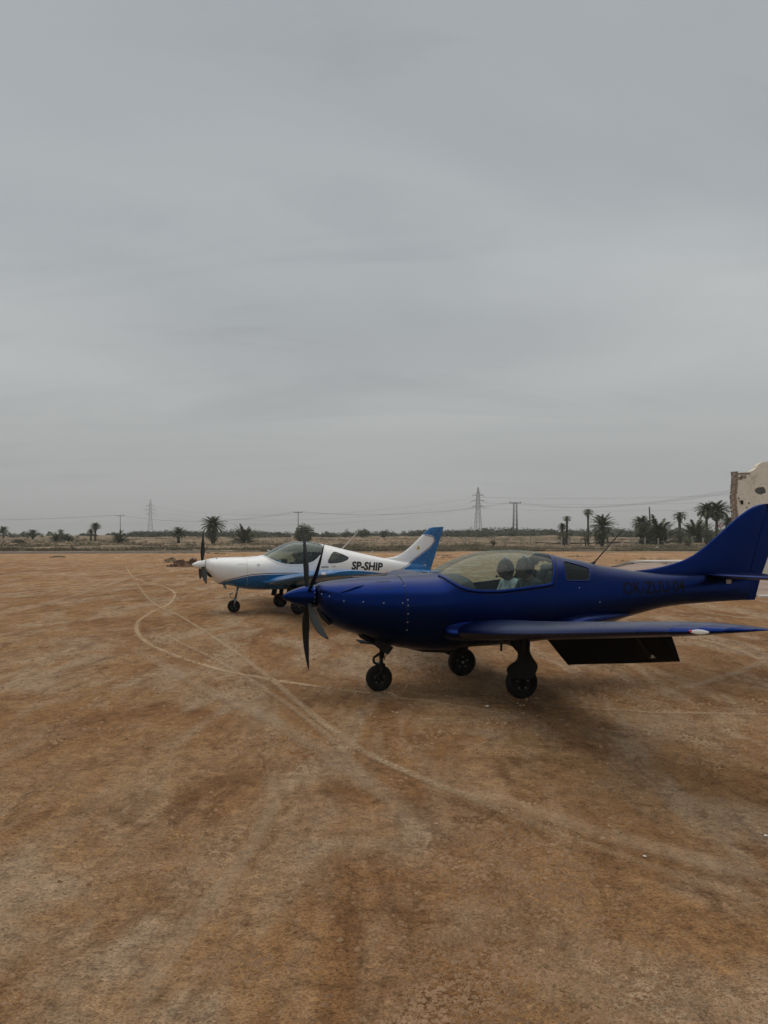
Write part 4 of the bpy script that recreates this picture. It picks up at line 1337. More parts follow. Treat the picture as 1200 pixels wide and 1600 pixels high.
# ------------------------------------------------------------------ the white and blue aircraft
def white_aircraft():
    psi = R(20)
    A = empty('light_aircraft', (-2.17, 17.35, 0), psi)
    tag(A, 'white light aircraft with mid blue belly and tail, parked behind the blue one', 'aircraft', 'parked light aircraft')
    B = Body(
        top=[(-1.83, 1.165), (-1.75, 1.188), (-1.533, 1.212), (-1.163, 1.219), (-.895, 1.224), (-.695, 1.240), (-.60, 1.258), (-.422, 1.335), (-.24, 1.427), (-.035, 1.517), (.149, 1.556), (.357, 1.563), (.567, 1.54), (.862, 1.488), (1.268, 1.391), (1.674, 1.299), (1.95, 1.237), (2.229, 1.180), (2.5, 1.13), (2.9, 1.06), (3.38, .985)],
        bot=[(-1.83, .935), (-1.74, .81), (-1.65, .71), (-1.533, .635), (-1.29, .60), (-1.093, .54), (-.795, .50), (-.4, .49), (.2, .49), (.6, .50), (1, .53), (1.5, .58), (2, .645), (2.5, .71), (3, .77), (3.38, .80)],
        wid=[(-1.83, .18), (-1.75, .29), (-1.65, .355), (-1.5, .41), (-1.29, .455), (-1.09, .495), (-.8, .535), (-.5, .565), (0, .60), (.45, .60), (1, .52), (1.5, .40), (2, .29), (2.5, .20), (3, .12), (3.38, .05)],
        mid=[(-1.83, 1.06), (-1.6, 1.0), (-1.2, .95), (0, .93), (1, .94), (2, .92), (3.38, .90)], pu=2.25, pl=2.4)
    white, wb = M['white'], M['wblue']
    can = smooth_poly([(-.597, 1.257), (-.568, 1.238), (-.475, 1.174), (-.27, 1.090), (-.077, 1.061), (.121, 1.059), (.309, 1.080), (.46, 1.134), (.605, 1.251), (.715, 1.363), (.742, 1.42), (.735, 1.47), (.705, 1.513)], 6)
    can_poly = can + [(.70, 1.6), (0, 1.62), (-.58, 1.32)]
    win = smooth_poly([(.795, 1.107), (.812, 1.153), (.892, 1.262), (.955, 1.312), (1.0, 1.315), (1.054, 1.303), (1.19, 1.252), (1.28, 1.210), (1.300, 1.186), (1.244, 1.147), (1.099, 1.104), (.911, 1.086), (.82, 1.088)], 4, True)
    stripe = smooth_poly([(-1.70, .60), (-1.595, .659), (-1.354, .736), (-1.024, .817), (-.686, .851), (-.269, .859), (.16, .850), (.8, .80), (1.4, .765), (1.9, .768), (2.236, .798), (2.576, .851), (2.928, 1.018), (3.2, 1.21)], 6)
    blue_poly = stripe + [(3.6, 1.2), (3.6, .3), (-1.7, .3)]
    V, Fc = B.grid(-1.83, -1.0, 60, 120)
    ids = B.split(V, Fc, [blue_poly])
    me_obj('cowling', V, Fc + [tuple(range(120))], [white, wb], A, True, ids + [0])
    xs = np.concatenate([np.linspace(-.994, -.62, 20), np.linspace(-.61, 1.34, 150), np.linspace(1.36, 3.38, 90)])
    V, Fc = B.grid(0, 0, 0, 152, xs=xs)
    ids = B.split(V, Fc, [can_poly, win, blue_poly])
    skin_f = [i for i, g in enumerate(ids) if g in (0, 3)]
    v, f = pick(V, Fc, ids, {0, 3})
    me_obj('fuselage', v, f, [white, wb], A, True, [1 if ids[i] == 3 else 0 for i in skin_f])
    v, f = pick(V, Fc, ids, {1}); me_obj('canopy', v, f, M['glass_white'], A)
    v, f = pick(V, Fc, ids, {2})
    for s in (-1, 1):
        keep = [q for q in f if s * sum(v[i][1] for i in q) > 0]
        mp = sorted({i for q in keep for i in q}); ix = {a: b for b, a in enumerate(mp)}
        me_obj('quarter_window', [v[i] for i in mp], [tuple(ix[i] for i in q) for q in keep], M['glass_dark'], A)
        v2, f2 = ribbon(B, win + [win[0]], .012, .003, s, (1.03, 1.2), .003); me_obj('window_seal', v2, f2, M['black'], A)
        v2, f2 = ribbon(B, can, .016, .004, s, (.1, 1.35), .004); solid(me_obj('canopy_frame', v2, f2, white, A), .006)
        # navy pinstripe above the blue, white gap between
        up = [(x, z + .004) for x, z in stripe]
        v2, f2 = ribbon(B, up, .014, .002, s, (0, 5), 0.0); me_obj('pinstripe', v2, f2, white, A)
        v2, f2 = ribbon(B, [(x, z + .022) for x, z in stripe], .016, .0022, s, (0, 5), 0.0); me_obj('pinstripe', v2, f2, M['navy'], A)
    # spinner, propeller
    V, Fc = lathe_vf([(-.275, 0), (-.265, .018), (-.22, .045), (-.15, .074), (-.07, .095), (0, .104), (.004, .095), (.004, 0)], 36, 'x')
    sp = me_obj('spinner', V, Fc, white, A); sp.location = (-1.845, 0, 1.062)
    propeller(A, (-1.90, 0, 1.062), .72, 3, 4, .15, M['carbon'], rake=.02, pitch=(60, 25), sweep=.03)
    v, f = ribbon(B, [(-1.66, .66 + .26 * t) for t in np.linspace(0, 1, 3)], .0, .0, -1)
    rings = []
    for (x, z, hw) in ((-1.822, .925, .10), (-1.78, .86, .17), (-1.735, .80, .22)):
        rings.append([(x - .012, -hw, z - .006), (x - .012, hw, z - .006), (x + .03, hw * .96, z + .01), (x + .03, -hw * .96, z + .01)])
    v, f = loft_vf(rings); me_obj('chin_intake', v, f, M['black'], A)
    for s in (-1, 1):
        V, Fc = lathe_vf([(-.01, 0), (-.01, .045), (.01, .05), (.01, 0)], 20, 'x')
        q = me_obj('cooling_inlet', V, Fc, M['black'], A); q.location = (-1.79, s * .16, 1.05)
    v, f = ribbon(B, [(-.997, z) for z in np.linspace(.56, 1.215, 20)], .0025, .001, -1, None, .0025); me_obj('cowling_seam', v, f, M['placard'], A)
    # small scratches, latch and placards
    for (x, z, w_, h_, k) in [(-1.20, 1.075, .20, .010, 'placard'), (-.80, 1.05, .075, .012, 'letters'), (-.77, 1.02, .012, .07, 'placard'), (.62, .985, .17, .022, 'letters'), (.88, .985, .09, .035, 'placard'), (-1.62, 1.19, .03, .012, 'letters')]:
        v, f = ribbon(B, [(x + w_ * t, z) for t in np.linspace(0, 1, 6)], h_, .0025, -1); me_obj('skin_marking', v, f, M[k], A)
    flat_text(B, 'SP-SHIP', 1.36, .922, 2.17, .195, .19, -.058, M['letters'], A, 'registration_lettering', .042)
    # wings: blue over a white underside is lost in shade, the tip is blue
    secs = [(.12, -.62, 1.42, .665, .15), (.6, -.58, 1.34, .69, .15), (1.6, -.52, 1.28, .785, .15), (2.8, -.45, 1.20, .91, .145), (3.6, -.38, 1.13, .970, .135), (3.95, -.29, 1.10, .998, .12), (4.05, -.21, 1.03, 1.004, .10), (4.09, -.15, .97, 1.006, .075)]
    for s in (-1, 1):
        make_wing(A, secs, s, (.75, 2.3), (2.35, 3.75), wb, .76, 0)
        rings = []
        for i in range(15):
            t = i / 14
            x = -.72 + 1.75 * t
            hw = .09 * math.sin(math.pi * t ** .8) ** .6 + .003
            zt_ = float(np.interp(x, [-.72, -.5, -.1, .4, 1.03], [.72, .80, .845, .82, .76]))
            zb_ = float(np.interp(x, [-.72, -.5, 0, 1.03], [.68, .60, .58, .70]))
            yb = B.half(x, .70)
            y0 = yb - .10; y1 = yb + hw * 1.4
            prof = [(y0, zb_), (y0 + .4 * (y1 - y0), zb_), (y1, zb_ + .25 * (zt_ - zb_)), (y1 + .01, zb_ + .45 * (zt_ - zb_)), (y0 + .62 * (y1 - y0), zb_ + .66 * (zt_ - zb_)), (y0 + .42 * (y1 - y0), zb_ + .84 * (zt_ - zb_)), (y0 + .2 * (y1 - y0), zt_ + .02), (y0, zt_ + .03)]
            rings.append([(x, s * yy, zz) for yy, zz in prof])
        v, f = loft_vf(rings); fo = me_obj('wing_root_fairing', v, f, wb, A)
        sb = fo.modifiers.new('sub', 'SUBSURF'); sb.levels = 2; sb.render_levels = 2
        q = MB(); q.box((-.27, s * 3.98, 1.012), (.07, .10, .045)); lo = q.build('landing_lamp', M['lamp'], A)
        bv = lo.modifiers.new('b', 'BEVEL'); bv.width = .015; bv.segments = 3
    # fin, rudder
    finle = [(2.30, 1.165), (2.454, 1.173), (2.568, 1.194), (2.739, 1.261), (2.944, 1.405), (3.085, 1.527), (3.226, 1.658), (3.376, 1.804), (3.45, 1.865), (3.493, 1.890), (3.552, 1.905)]
    hinge = lambda z: float(np.interp(z, [.75, 1.0, 1.16, 1.91], [3.365, 3.38, 3.46, 3.73]))
    finpoly = smooth_poly([(2.928, 1.018), (3.25, 1.245), (3.48, 1.404), (3.59, 1.53), (3.605, 1.61), (3.565, 1.68), (3.46, 1.712), (3.28, 1.722), (3.10, 1.715)], 6)
    white_poly = finpoly + [(2.0, 1.7), (2.0, 1.0)]
    xsn = 34
    V, Fc, mi = [], [], []
    zs = np.concatenate([np.linspace(1.0, 1.16, 6), np.linspace(1.17, 1.905, 46)])
    le = lambda z: float(np.interp(z, [1.0, 1.16] + [p[1] for p in finle], [2.1, 2.25] + [p[0] for p in finle]))
    for z in zs:
        xl, xh = le(z), hinge(z)
        hw = .045 * (1 if z < 1.85 else .8)
        row = []
        for k in range(xsn + 1):
            a = k / xsn
            b_ = float(np.interp(a, [0, .015, .06, .15, .28, .45, .65, .85, 1], [0, .24, .48, .72, .9, 1, .95, .75, .5]))
            row.append((xl + a * (xh - xl), b_ * hw, z))
        V += row
    m1 = xsn + 1
    nz = len(zs)
    allV = [list(p) for p in V] + [[x, -y, z] for x, y, z in V]
    for i in range(nz - 1):
        for k in range(xsn):
            q = (i * m1 + k, i * m1 + k + 1, (i + 1) * m1 + k + 1, (i + 1) * m1 + k)
            Fc.append(q); Fc.append(tuple(j + nz * m1 for j in q[::-1]))
    for q in Fc:
        cx = sum(allV[j][0] for j in q) / 4; cz = sum(allV[j][2] for j in q) / 4
        mi.append(0 if inpoly(cx, cz, white_poly) else 1)
    touch = {}
    for q, g in zip(Fc, mi):
        for j in q: touch.setdefault(j, set()).add(g)
    for j, st in touch.items():
        if len(st) > 1:
            (qx, qz), d = nearest_on(white_poly, allV[j][0], allV[j][2])
            if d < .03: allV[j][0], allV[j][2] = qx, qz
    Fc.append(tuple((nz - 1) * m1 + k for k in range(m1)) + tuple(nz * m1 + (nz - 1) * m1 + k for k in range(m1 - 1, -1, -1))); mi.append(1)
    me_obj('fin', allV, Fc, [white, wb], A, True, mi)
    # outline pinstripes on the fin (white over navy)
    for s in (-1, 1):
        for off, w_, k in ((.022, .008, 'navy'),):
            v, f = [], []
            fp = [p for p in finpoly if p[0] > le(p[1]) + .03]
            for i, (x, z) in enumerate(fp):
                a, c = fp[max(i - 1, 0)], fp[min(i + 1, len(fp) - 1)]
                L = math.hypot(c[0] - a[0], c[1] - a[1]); nx, nz_ = (c[1] - a[1]) / L, -(c[0] - a[0]) / L
                for d in (off - w_, off + w_):
                    v.append((x - nx * d, s * .0475, z - nz_ * d))
            f = [(2 * i, 2 * i + 1, 2 * i + 3, 2 * i + 2) for i in range(len(fp) - 1)]
            me_obj('fin_pinstripe', v, f, M[k], A)
    rings = []
    for z in np.linspace(.80, 1.911, 14):
        xh = hinge(z) + .008
        te = float(np.interp(z, [.80, .877, 1.88, 1.911], [3.48, 3.51, 3.843, 3.85]))
        hw = .024
        ring = [(xh, hw, z), (xh + .4 * (te - xh), hw * .7, z), (te, .003, z)]
        rings.append(ring + [(x, -y, zz) for x, y, zz in ring[::-1]])
    v, f = loft_vf(rings); me_obj('rudder', v, f, wb, A, False)
    for s in (-1, 1):
        v = [(3.115, s * .049, 1.37), (3.215, s * .049, 1.37), (3.168, s * .049, 1.465), (3.16, s * .0505, 1.388), (3.174, s * .0505, 1.388), (3.178, s * .0505, 1.432), (3.158, s * .0505, 1.432)]
        me_obj('warning_triangle', v, [(0, 1, 2)], M['yellow'], A, False)
        me_obj('warning_mark', v[3:], [(0, 1, 2, 3)], M['letters'], A, False)
    ts = [(.03, 2.72, .72, .875, .10), (.6, 2.82, .60, .876, .10), (1.15, 2.92, .48, .877, .10), (1.27, 3.0, .34, .877, .07)]
    for s in (-1, 1):
        v, f = loft_vf(wing_secs(densify(ts, .03, 1.27, 7), s, 0, .62, 12, 0)); me_obj('tailplane', v, f, wb, A).modifiers.new('es', 'EDGE_SPLIT').split_angle = R(50)
        v, f = loft_vf(wing_secs(densify(ts, .10, 1.24, 7), s, .635, 1, 8, 0)); me_obj('elevator', v, f, wb, A).modifiers.new('es', 'EDGE_SPLIT').split_angle = R(50)
    q = MB(); q.tube([(1.255, 0, 1.37), (1.658, 0, 1.784)], [.014, .008], 8); q.build('whip_aerial', M['placard'], A)
    q = MB(); q.tube([(1.95, 0, 1.22), (2.037, 0, 1.364)], [.012, .007], 8); q.build('whip_aerial', M['placard'], A)
    # cockpit
    V2, F2 = B.grid(-.85, 1.4, 90, 96, .022)
    sel = []
    for q in F2:
        cx = sum(V2[j][0] for j in q) / 4; cz = sum(V2[j][2] for j in q) / 4 + .01
        sel.append(0 if inpoly(cx, cz, can_poly) or inpoly(cx, cz, win) else 1)
    v, f = pick(V2, F2, sel, {1}); me_obj('cockpit_lining', v, f, M['interior'], A)
    q = MB(); q.box((0, 0, .565), (1.4, .62, .02)); q.build('cockpit_floor', M['interior'], A)
    rings = []
    for x, zt_, hw in ((-.58, 1.17, .30), (-.46, 1.205, .42), (-.36, 1.205, .45), (-.30, 1.175, .46), (-.29, 1.15, .46)):
        rings.append([(x, hw * math.cos(R(a)), .93 + (zt_ - .93) * math.sin(R(a)) ** .6) for a in range(0, 181, 12)])
    v, f = loft_vf(rings); me_obj('instrument_panel', v, f, M['black'], A)
    q = MB(); q.box((-.13, -.20, 1.10), (.10, .16, .14)); q.build('tablet_holder', M['black'], A)
    for s in (-1, 1):
        seat(A, .14, s * .245, .60, M['seat'], M['seat'], 1.26)
    q = MB(); q.box((.80, 0, .90), (.04, .84, .40)); q.build('rear_bulkhead', M['interior'], A)
    # nose gear
    ng = empty('nose_gear', (-1.215, 0, 0)); ng.parent = A
    q = MB()
    q.tube([(.10, 0, .60), (.03, 0, .30)], .024, 12)
    q.tube([(-.10, -.03, .40), (-.01, -.03, .43)], .009, 6); q.tube([(-.10, -.03, .40), (-.06, -.03, .32)], .009, 6); q.tube([(-.06, -.03, .32), (.03, -.03, .29)], .009, 6)
    q.tube([(-.10, .03, .40), (-.01, .03, .43)], .009, 6); q.tube([(-.10, .03, .40), (-.10, -.03, .40)], .009, 6)
    q.box((.02, 0, .305), (.06, .14, .03))
    for s in (-1, 1): q.tube([(.02, s * .066, .31), (.0, s * .07, .14)], .015, 8)
    q.build('gear_leg', M['alu'], ng, True)
    wheel(ng, (0, 0, .138), .140, .10, M['alu'])
    tube('exhaust_pipe', [(-1.45, -.10, .64), (-1.43, -.11, .575), (-1.40, -.12, .555)], .026, M['alu'], A, 12)
    for s in (-1, 1):
        mg = empty('main_gear', (.02, s * .90, 0)); mg.parent = A
        q = MB()
        pts = [(-.02, -s * .42, .60), (-.02, -s * .25, .52), (0, -s * .10, .34), (0, -s * .075, .17)]
        rings = []
        for (x, y, z), hw in zip(pts, (.07, .06, .045, .035)):
            rings.append([(x - hw, y, z - .012), (x + hw, y, z - .012), (x + hw, y, z + .018), (x - hw, y, z + .018)])
        q.add(*loft_vf(rings)); q.tube([(0, -s * .08, .165), (0, s * .04, .165)], .02, 8)
        q.build('gear_leg', M['black'], mg)
        q = MB(); q.box((-.17, -s * .16, .42), (.12, .012, .26), Matrix.Rotation(R(12), 3, 'Y')); q.build('gear_fairing', M['black'], mg)
        wheel(mg, (0, 0, .166), .168, .125, M['alu'])
    return A, B


WHITE, WHITE_B = white_aircraft()
person(R(20), in_frame(WHITE, .16, -.25, .665), 'person', M['shirt_dark'], M['skin'], M['hair'], 'person seated in the cockpit of the white aircraft', False, .0)
# ------------------------------------------------------------------ vegetation
def leaf_mat(name, c1, c2, trans=0.15):
    m = bpy.data.materials.new(name)
    m.use_nodes = True
    nt = m.node_tree; b = nt.nodes['Principled BSDF']
    b.inputs['Roughness'].default_value = 0.7; b.inputs['Specular IOR Level'].default_value = 0.25
    g = nt.nodes.new('ShaderNodeNewGeometry')
    n = N(nt, 'ShaderNodeTexNoise', Scale=0.9, Detail=3.0); nt.links.new(g.outputs['Position'], n.inputs['Vector'])
    r = mixc(nt, g.outputs['Random Per Island'], c1, c2)
    r2 = ramp(nt, n.outputs['Fac'], [(0.35, (0.65, 0.65, 0.65)), (0.65, (1.2, 1.2, 1.1))])
    nt.links.new(mixc(nt, 1.0, r, r2, 'MULTIPLY'), b.inputs['Base Color'])
    return m


M['palm'] = leaf_mat('date_palm_leaf', (0.065, 0.078, 0.040), (0.15, 0.165, 0.09))
M['palm_dry'] = leaf_mat('dry_palm_leaf', (0.11, 0.085, 0.05), (0.17, 0.135, 0.085))
M['bark'] = mat('palm_bark', (0.095, 0.075, 0.055), 0.95, var=0.5, vscale=8, bump=1.0, bscale=12)
M['bush'] = leaf_mat('bush_leaf', (0.045, 0.054, 0.030), (0.10, 0.105, 0.058))
M['scrub'] = leaf_mat('saltbush_scrub', (0.060, 0.052, 0.028), (0.155, 0.125, 0.072))
M['wood_far'] = leaf_mat('distant_tree_leaf', (0.038, 0.045, 0.027), (0.078, 0.082, 0.050))


def frond(rnd, V, Fc, base, az, elev, L, droop, wleaf):
    """one pinnate palm leaf: bent rachis with leaflets on both sides"""
    n = 11
    p = Vector(base); e = elev
    d = Vector((math.cos(az), math.sin(az), 0))
    side = Vector((-math.sin(az), math.cos(az), 0))
    prev = p.copy()
    for i in range(n):
        e -= droop / n * (0.5 + i / n)
        step = d * math.cos(e) + Vector((0, 0, math.sin(e)))
        q = prev + step * (L / n)
        w = 0.026 * L * (1 - i / n) + 0.006
        o = len(V)
        V += [tuple(prev + side * w), tuple(prev - side * w), tuple(q)]
        Fc.append((o, o + 1, o + 2))
        if i >= 1:
            ll = wleaf * L * math.sin(math.pi * (0.12 + 0.80 * i / n)) ** 0.7
            for s in (1, -1):
                for h in (0.0, 0.5):
                    a = prev.lerp(q, h)
                    t = a + side * (s * ll * rnd.uniform(.75, 1.0)) + step * (ll * 0.75) + Vector((0, 0, -ll * rnd.uniform(0.05, 0.5)))
                    o = len(V)
                    V += [tuple(a), tuple(a + step * (L / n * 0.75)), tuple(t)]
                    Fc.append((o, o + 1, o + 2))
        prev = q


def crown_mesh(seed, n, L, lo=-50, hi=80, droop=1.3, wleaf=.17):
    rnd = random.Random(seed)
    V, Fc = [], []
    for k in range(n):
        el = R(lo + (hi - lo) * (k + .5) / n)
        frond(rnd, V, Fc, (rnd.uniform(-.05, .05), rnd.uniform(-.05, .05), rnd.uniform(-.1, .1)), k * 2.39996 + rnd.uniform(-.2, .2), el, L * rnd.uniform(.8, 1.1) * (.8 if el < -.2 else 1), droop * rnd.uniform(.7, 1.2), wleaf)
    return V, Fc


CROWNS = {}
for key, a in {'full': (3, 120, 1.0, -55, 82, 1.25, .16), 'sparse': (5, 60, 1.0, -30, 80, 1.5, .15), 'young': (8, 62, 1.0, 2, 86, .9, .15), 'skirt': (9, 120, 1.0, -75, 84, 1.0, .15), 'wild': (12, 100, 1.0, -40, 85, 1.1, .16)}.items():
    v, f = crown_mesh(*a)
    me = bpy.data.meshes.new('crown_' + key); me.from_pydata(v, [], f); me.materials.append(M['palm']); CROWNS[key] = me
v, f = crown_mesh(31, 18, 1.0, -80, -45, .5, .10)
DRY = bpy.data.meshes.new('dead_fronds'); DRY.from_pydata(v, [], f); DRY.materials.append(M['palm_dry'])


def palm(px, d, top_py, w_px, kind, label, lean=0.0, dry=False, trunk_w=.20, group='date palms beyond the strip', rot=None):
    x = at(px, d); g = ground_h(x, d)
    ztop = CAM_H - (top_py - HZ) * d / FPX
    half = w_px / 2 * d / FPX
    H = ztop - g
    t = empty('palm_tree', (x, d, g), 0)
    trunk_w *= .72
    young = kind == 'young'
    ck = 0.10 if young else max(.3, (H * .56 if kind == 'skirt' else H - half * (1.0 if kind != 'sparse' else .7)))
    L = half * 1.6
    if young: L = max(half, H * .96)
    pts = [(lean * (i / 6) ** 1.6, 0, ck * i / 6) for i in range(7)]
    rnd = random.Random(int(px))
    V, Fc = tube_vf([(p[0] + rnd.uniform(-.02, .02), p[1], p[2] - (.1 if i == 0 else 0)) for i, p in enumerate(pts)], [trunk_w * (1.25 - .35 * i / 6) * (1 + .12 * (i % 2)) for i in range(7)], 9)
    me_obj('trunk', V, Fc, M['bark'], t)
    c = bpy.data.objects.new('crown', CROWNS[kind]); C.objects.link(c); c.parent = t
    c.location = (lean, 0, ck)
    hz_ = (H - ck) / .92 if not young else H * 1.02
    c.scale = (L, L, max(L * .75, hz_))
    c.rotation_euler = (0, 0, rnd.uniform(0, 6.28))
    if dry:
        q = bpy.data.objects.new('dead_fronds', DRY); C.objects.link(q); q.parent = t
        q.location = (lean, 0, ck - .05); q.scale = (L * .9, L * .9, L * 1.0); q.rotation_euler = (0, 0, rnd.uniform(0, 6))
    return tag(t, label, 'palm tree', group)


def blob_leaves(rnd, V, Fc, c, rx, ry, rz, n, s):
    """leaf clumps spread through an uneven dome"""
    for _ in range(n):
        u = rnd.uniform(-1, 1); th = rnd.uniform(0, 6.283)
        r = rnd.random() ** .4
        k = math.sqrt(1 - u * u)
        wob = 1 + .35 * mnoise.noise(Vector((k * math.cos(th) * 1.7 + c[0], k * math.sin(th) * 1.7 + c[1], u * 1.7)))
        p = Vector((c[0] + rx * r * wob * k * math.cos(th), c[1] + ry * r * wob * k * math.sin(th), c[2] + rz * r * wob * abs(u) if rz else c[2]))
        a = Vector((rnd.uniform(-1, 1), rnd.uniform(-1, 1), rnd.uniform(-.6, 1))).normalized() * s * rnd.uniform(.6, 1.4)
        b = a.orthogonal().normalized() * s * rnd.uniform(.35, .7)
        o = len(V)
        V += [tuple(p - a * .5), tuple(p + b * .5), tuple(p + a * .5), tuple(p - b * .5)]
        Fc.append((o, o + 1, o + 2, o + 3))


def shrub(px, d, top_py, w_px, label, m='bush', n=420, name='shrub', trunk=True):
    x = at(px, d); g = ground_h(x, d)
    H = CAM_H - (top_py - HZ) * d / FPX - g
    half = w_px / 2 * d / FPX
    rnd = random.Random(int(px * 7 + d))
    t = empty(name, (x, d, g))
    V, Fc = [], []
    n = int(n * 2.2)
    for k in range(6):
        a = rnd.uniform(0, 6.28); q = rnd.uniform(.2, .55)
        blob_leaves(rnd, V, Fc, (half * q * math.cos(a), half * q * math.sin(a), H * rnd.uniform(.05, .45)), half * .6, half * .6, H * .55, n // 6, max(.10, half * .16))
    me_obj('crown', V, Fc, M[m], t, False)
    mb = MB()
    for k in range(4):
        a = k * 1.6 + rnd.random()
        mb.tube([(0, 0, -.1), (half * .15 * math.cos(a), half * .15 * math.sin(a), H * .35), (half * .4 * math.cos(a), half * .4 * math.sin(a), H * .7)], [.07, .05, .02], 5)
    mb.build('trunk', M['bark'], t)
    return tag(t, label, 'shrub' if name == 'shrub' else 'tree', 'shrubs beyond the strip')


# left to right across the photograph
palm(5, 190, 822, 13, 'full', 'small palm at the far left edge of the view')
palm(51, 172, 827, 14, 'full', 'single small palm with a bare trunk left of the dark palm thicket', trunk_w=.24)
palm(43, 200, 833, 7, 'sparse', 'tiny distant palm just left of the single small palm')
palm(95, 190, 827, 8, 'sparse', 'small palm head showing above the dark palm thicket at left')
palm(88, 150, 832, 24, 'young', 'left half of the dark palm thicket, spreading fronds')
shrub(107, 150, 833, 26, 'right half of the dark palm thicket, dense rounded bush')
palm(142, 160, 826, 9, 'sparse', 'shorter palm of the pair left of the T-shaped power pole', trunk_w=.22, dry=True)
palm(149, 160, 816, 13, 'wild', 'taller shaggy palm of the pair left of the T-shaped power pole', trunk_w=.26, dry=True)
palm(186, 138, 829, 26, 'young', 'round young palm at the foot of the left T-shaped power pole')
shrub(66, 200, 836, 9, 'tiny bush on the skyline between two small left palms', n=120)
shrub(122, 200, 837, 8, 'tiny bush on the skyline right of the dark palm thicket', n=120)
shrub(30, 118, 842, 24, 'low grey green bush on the slope below the left palms', 'scrub', 300)
shrub(198, 150, 841, 12, 'low bush right of the round young palm', 'scrub', 200)
palm(279, 140, 823, 20, 'wild', 'short palm with a narrow skirt left of the white propeller', trunk_w=.3)
palm(333, 134, 806, 29, 'full', 'tallest left palm with a broad crown above the white aircraft nose', trunk_w=.35)
shrub(331, 133, 827, 22, 'dark bush around the foot of the tallest left palm', n=500)
palm(382, 130, 820, 30, 'young', 'fan shaped young palm above the white cowling')
shrub(472, 128, 819, 36, 'dense round dark tree behind the white canopy', n=1500, name='tree')
shrub(540, 190, 824, 12, 'dark bush on the rise behind the white rear fuselage', n=300)
shrub(566, 190, 826, 26, 'wide dark bush on the rise left of the white fin', n=500)
shrub(600, 190, 824, 18, 'dark bush touching the left side of the white fin top', n=400)
palm(886, 122, 806, 11, 'sparse', 'thin palm rising from the bushy clump above the blue rear window', trunk_w=.2, dry=True)
palm(879, 122, 817, 12, 'wild', 'short shaggy palm in the clump above the blue rear window', trunk_w=.25)
shrub(882, 118, 829, 26, 'leafy bush at the foot of the thin palm', n=420)
palm(919, 128, 795, 14, 'sparse', 'lone tall palm with a slim bare trunk and hanging dead fronds', trunk_w=.22, dry=True)
palm(941, 116, 801, 31, 'skirt', 'stout palm with a shaggy skirt of fronds down to the ground', trunk_w=.3)
shrub(939, 115, 826, 26, 'dark undergrowth round the foot of the stout palm', n=500)
palm(1002, 126, 806, 24, 'wild', 'left palm of the dark clump beside the leaning pole', trunk_w=.3)
palm(1028, 125, 806, 28, 'young', 'right palm of the dark clump beside the leaning pole')
shrub(1014, 124, 815, 42, 'dense dark undergrowth of the clump at the leaning pole', n=1100)
palm(1062, 130, 799, 18, 'sparse', 'slim palm between the dark clump and the big palm', trunk_w=.3, dry=True)
palm(1088, 136, 809, 22, 'young', 'low wide palm left of the big palm')
palm(1104, 128, 785, 26, 'full', 'left trunk of the big double palm near the ruin', trunk_w=.28)
palm(1120, 128, 783, 32, 'full', 'right trunk of the big double palm near the ruin', trunk_w=.3)
palm(1138, 132, 806, 20, 'wild', 'low palm half behind the blue fin beside the ruin', trunk_w=.35)
shrub(1063, 122, 822, 26, 'bush at the foot of the slim palm', n=420)
shrub(1112, 124, 818, 30, 'bush at the foot of the big double palm', n=500)
shrub(1076, 112, 838, 17, 'dark round bush in front of the fence posts', n=400)
shrub(771, 116, 841, 14, 'reddish dry bush behind the blue canopy', 'scrub', 260)
shrub(915, 117, 832, 14, 'dry bush right of the thin palm', 'scrub', 260)


def build_treeline():
    rnd = random.Random(4)
    V, Fc = [], []
    for _ in range(1400):
        px = rnd.uniform(-320, 1520)
        d = rnd.uniform(230, 330)
        if px < 205 and rnd.random() < .93: continue
        if 420 < px < 640 and rnd.random() < .55: continue
        x = at(px, d); g = ground_h(x, d)
        pyt = float(np.interp(px, [200, 260, 400, 520, 700, 780, 860, 1200], [831, 829, 829, 831, 827, 824, 826, 826])) + rnd.uniform(-1.2, 5)
        H = CAM_H - (pyt - HZ) * d / FPX - g
        if H < .5: continue
        hw = rnd.uniform(1.2, 3.4)
        for k in range(2):
            blob_leaves(rnd, V, Fc, (x + rnd.uniform(-1, 1) * hw * .7, d + rnd.uniform(-1, 1), g), hw, hw, H * rnd.uniform(.8, 1.05), 60, .75)
    tag(me_obj('distant_treeline', V, Fc, M['wood_far'], None, False), 'far band of dark scrubby trees along the horizon', 'trees', kind='stuff')


build_treeline()


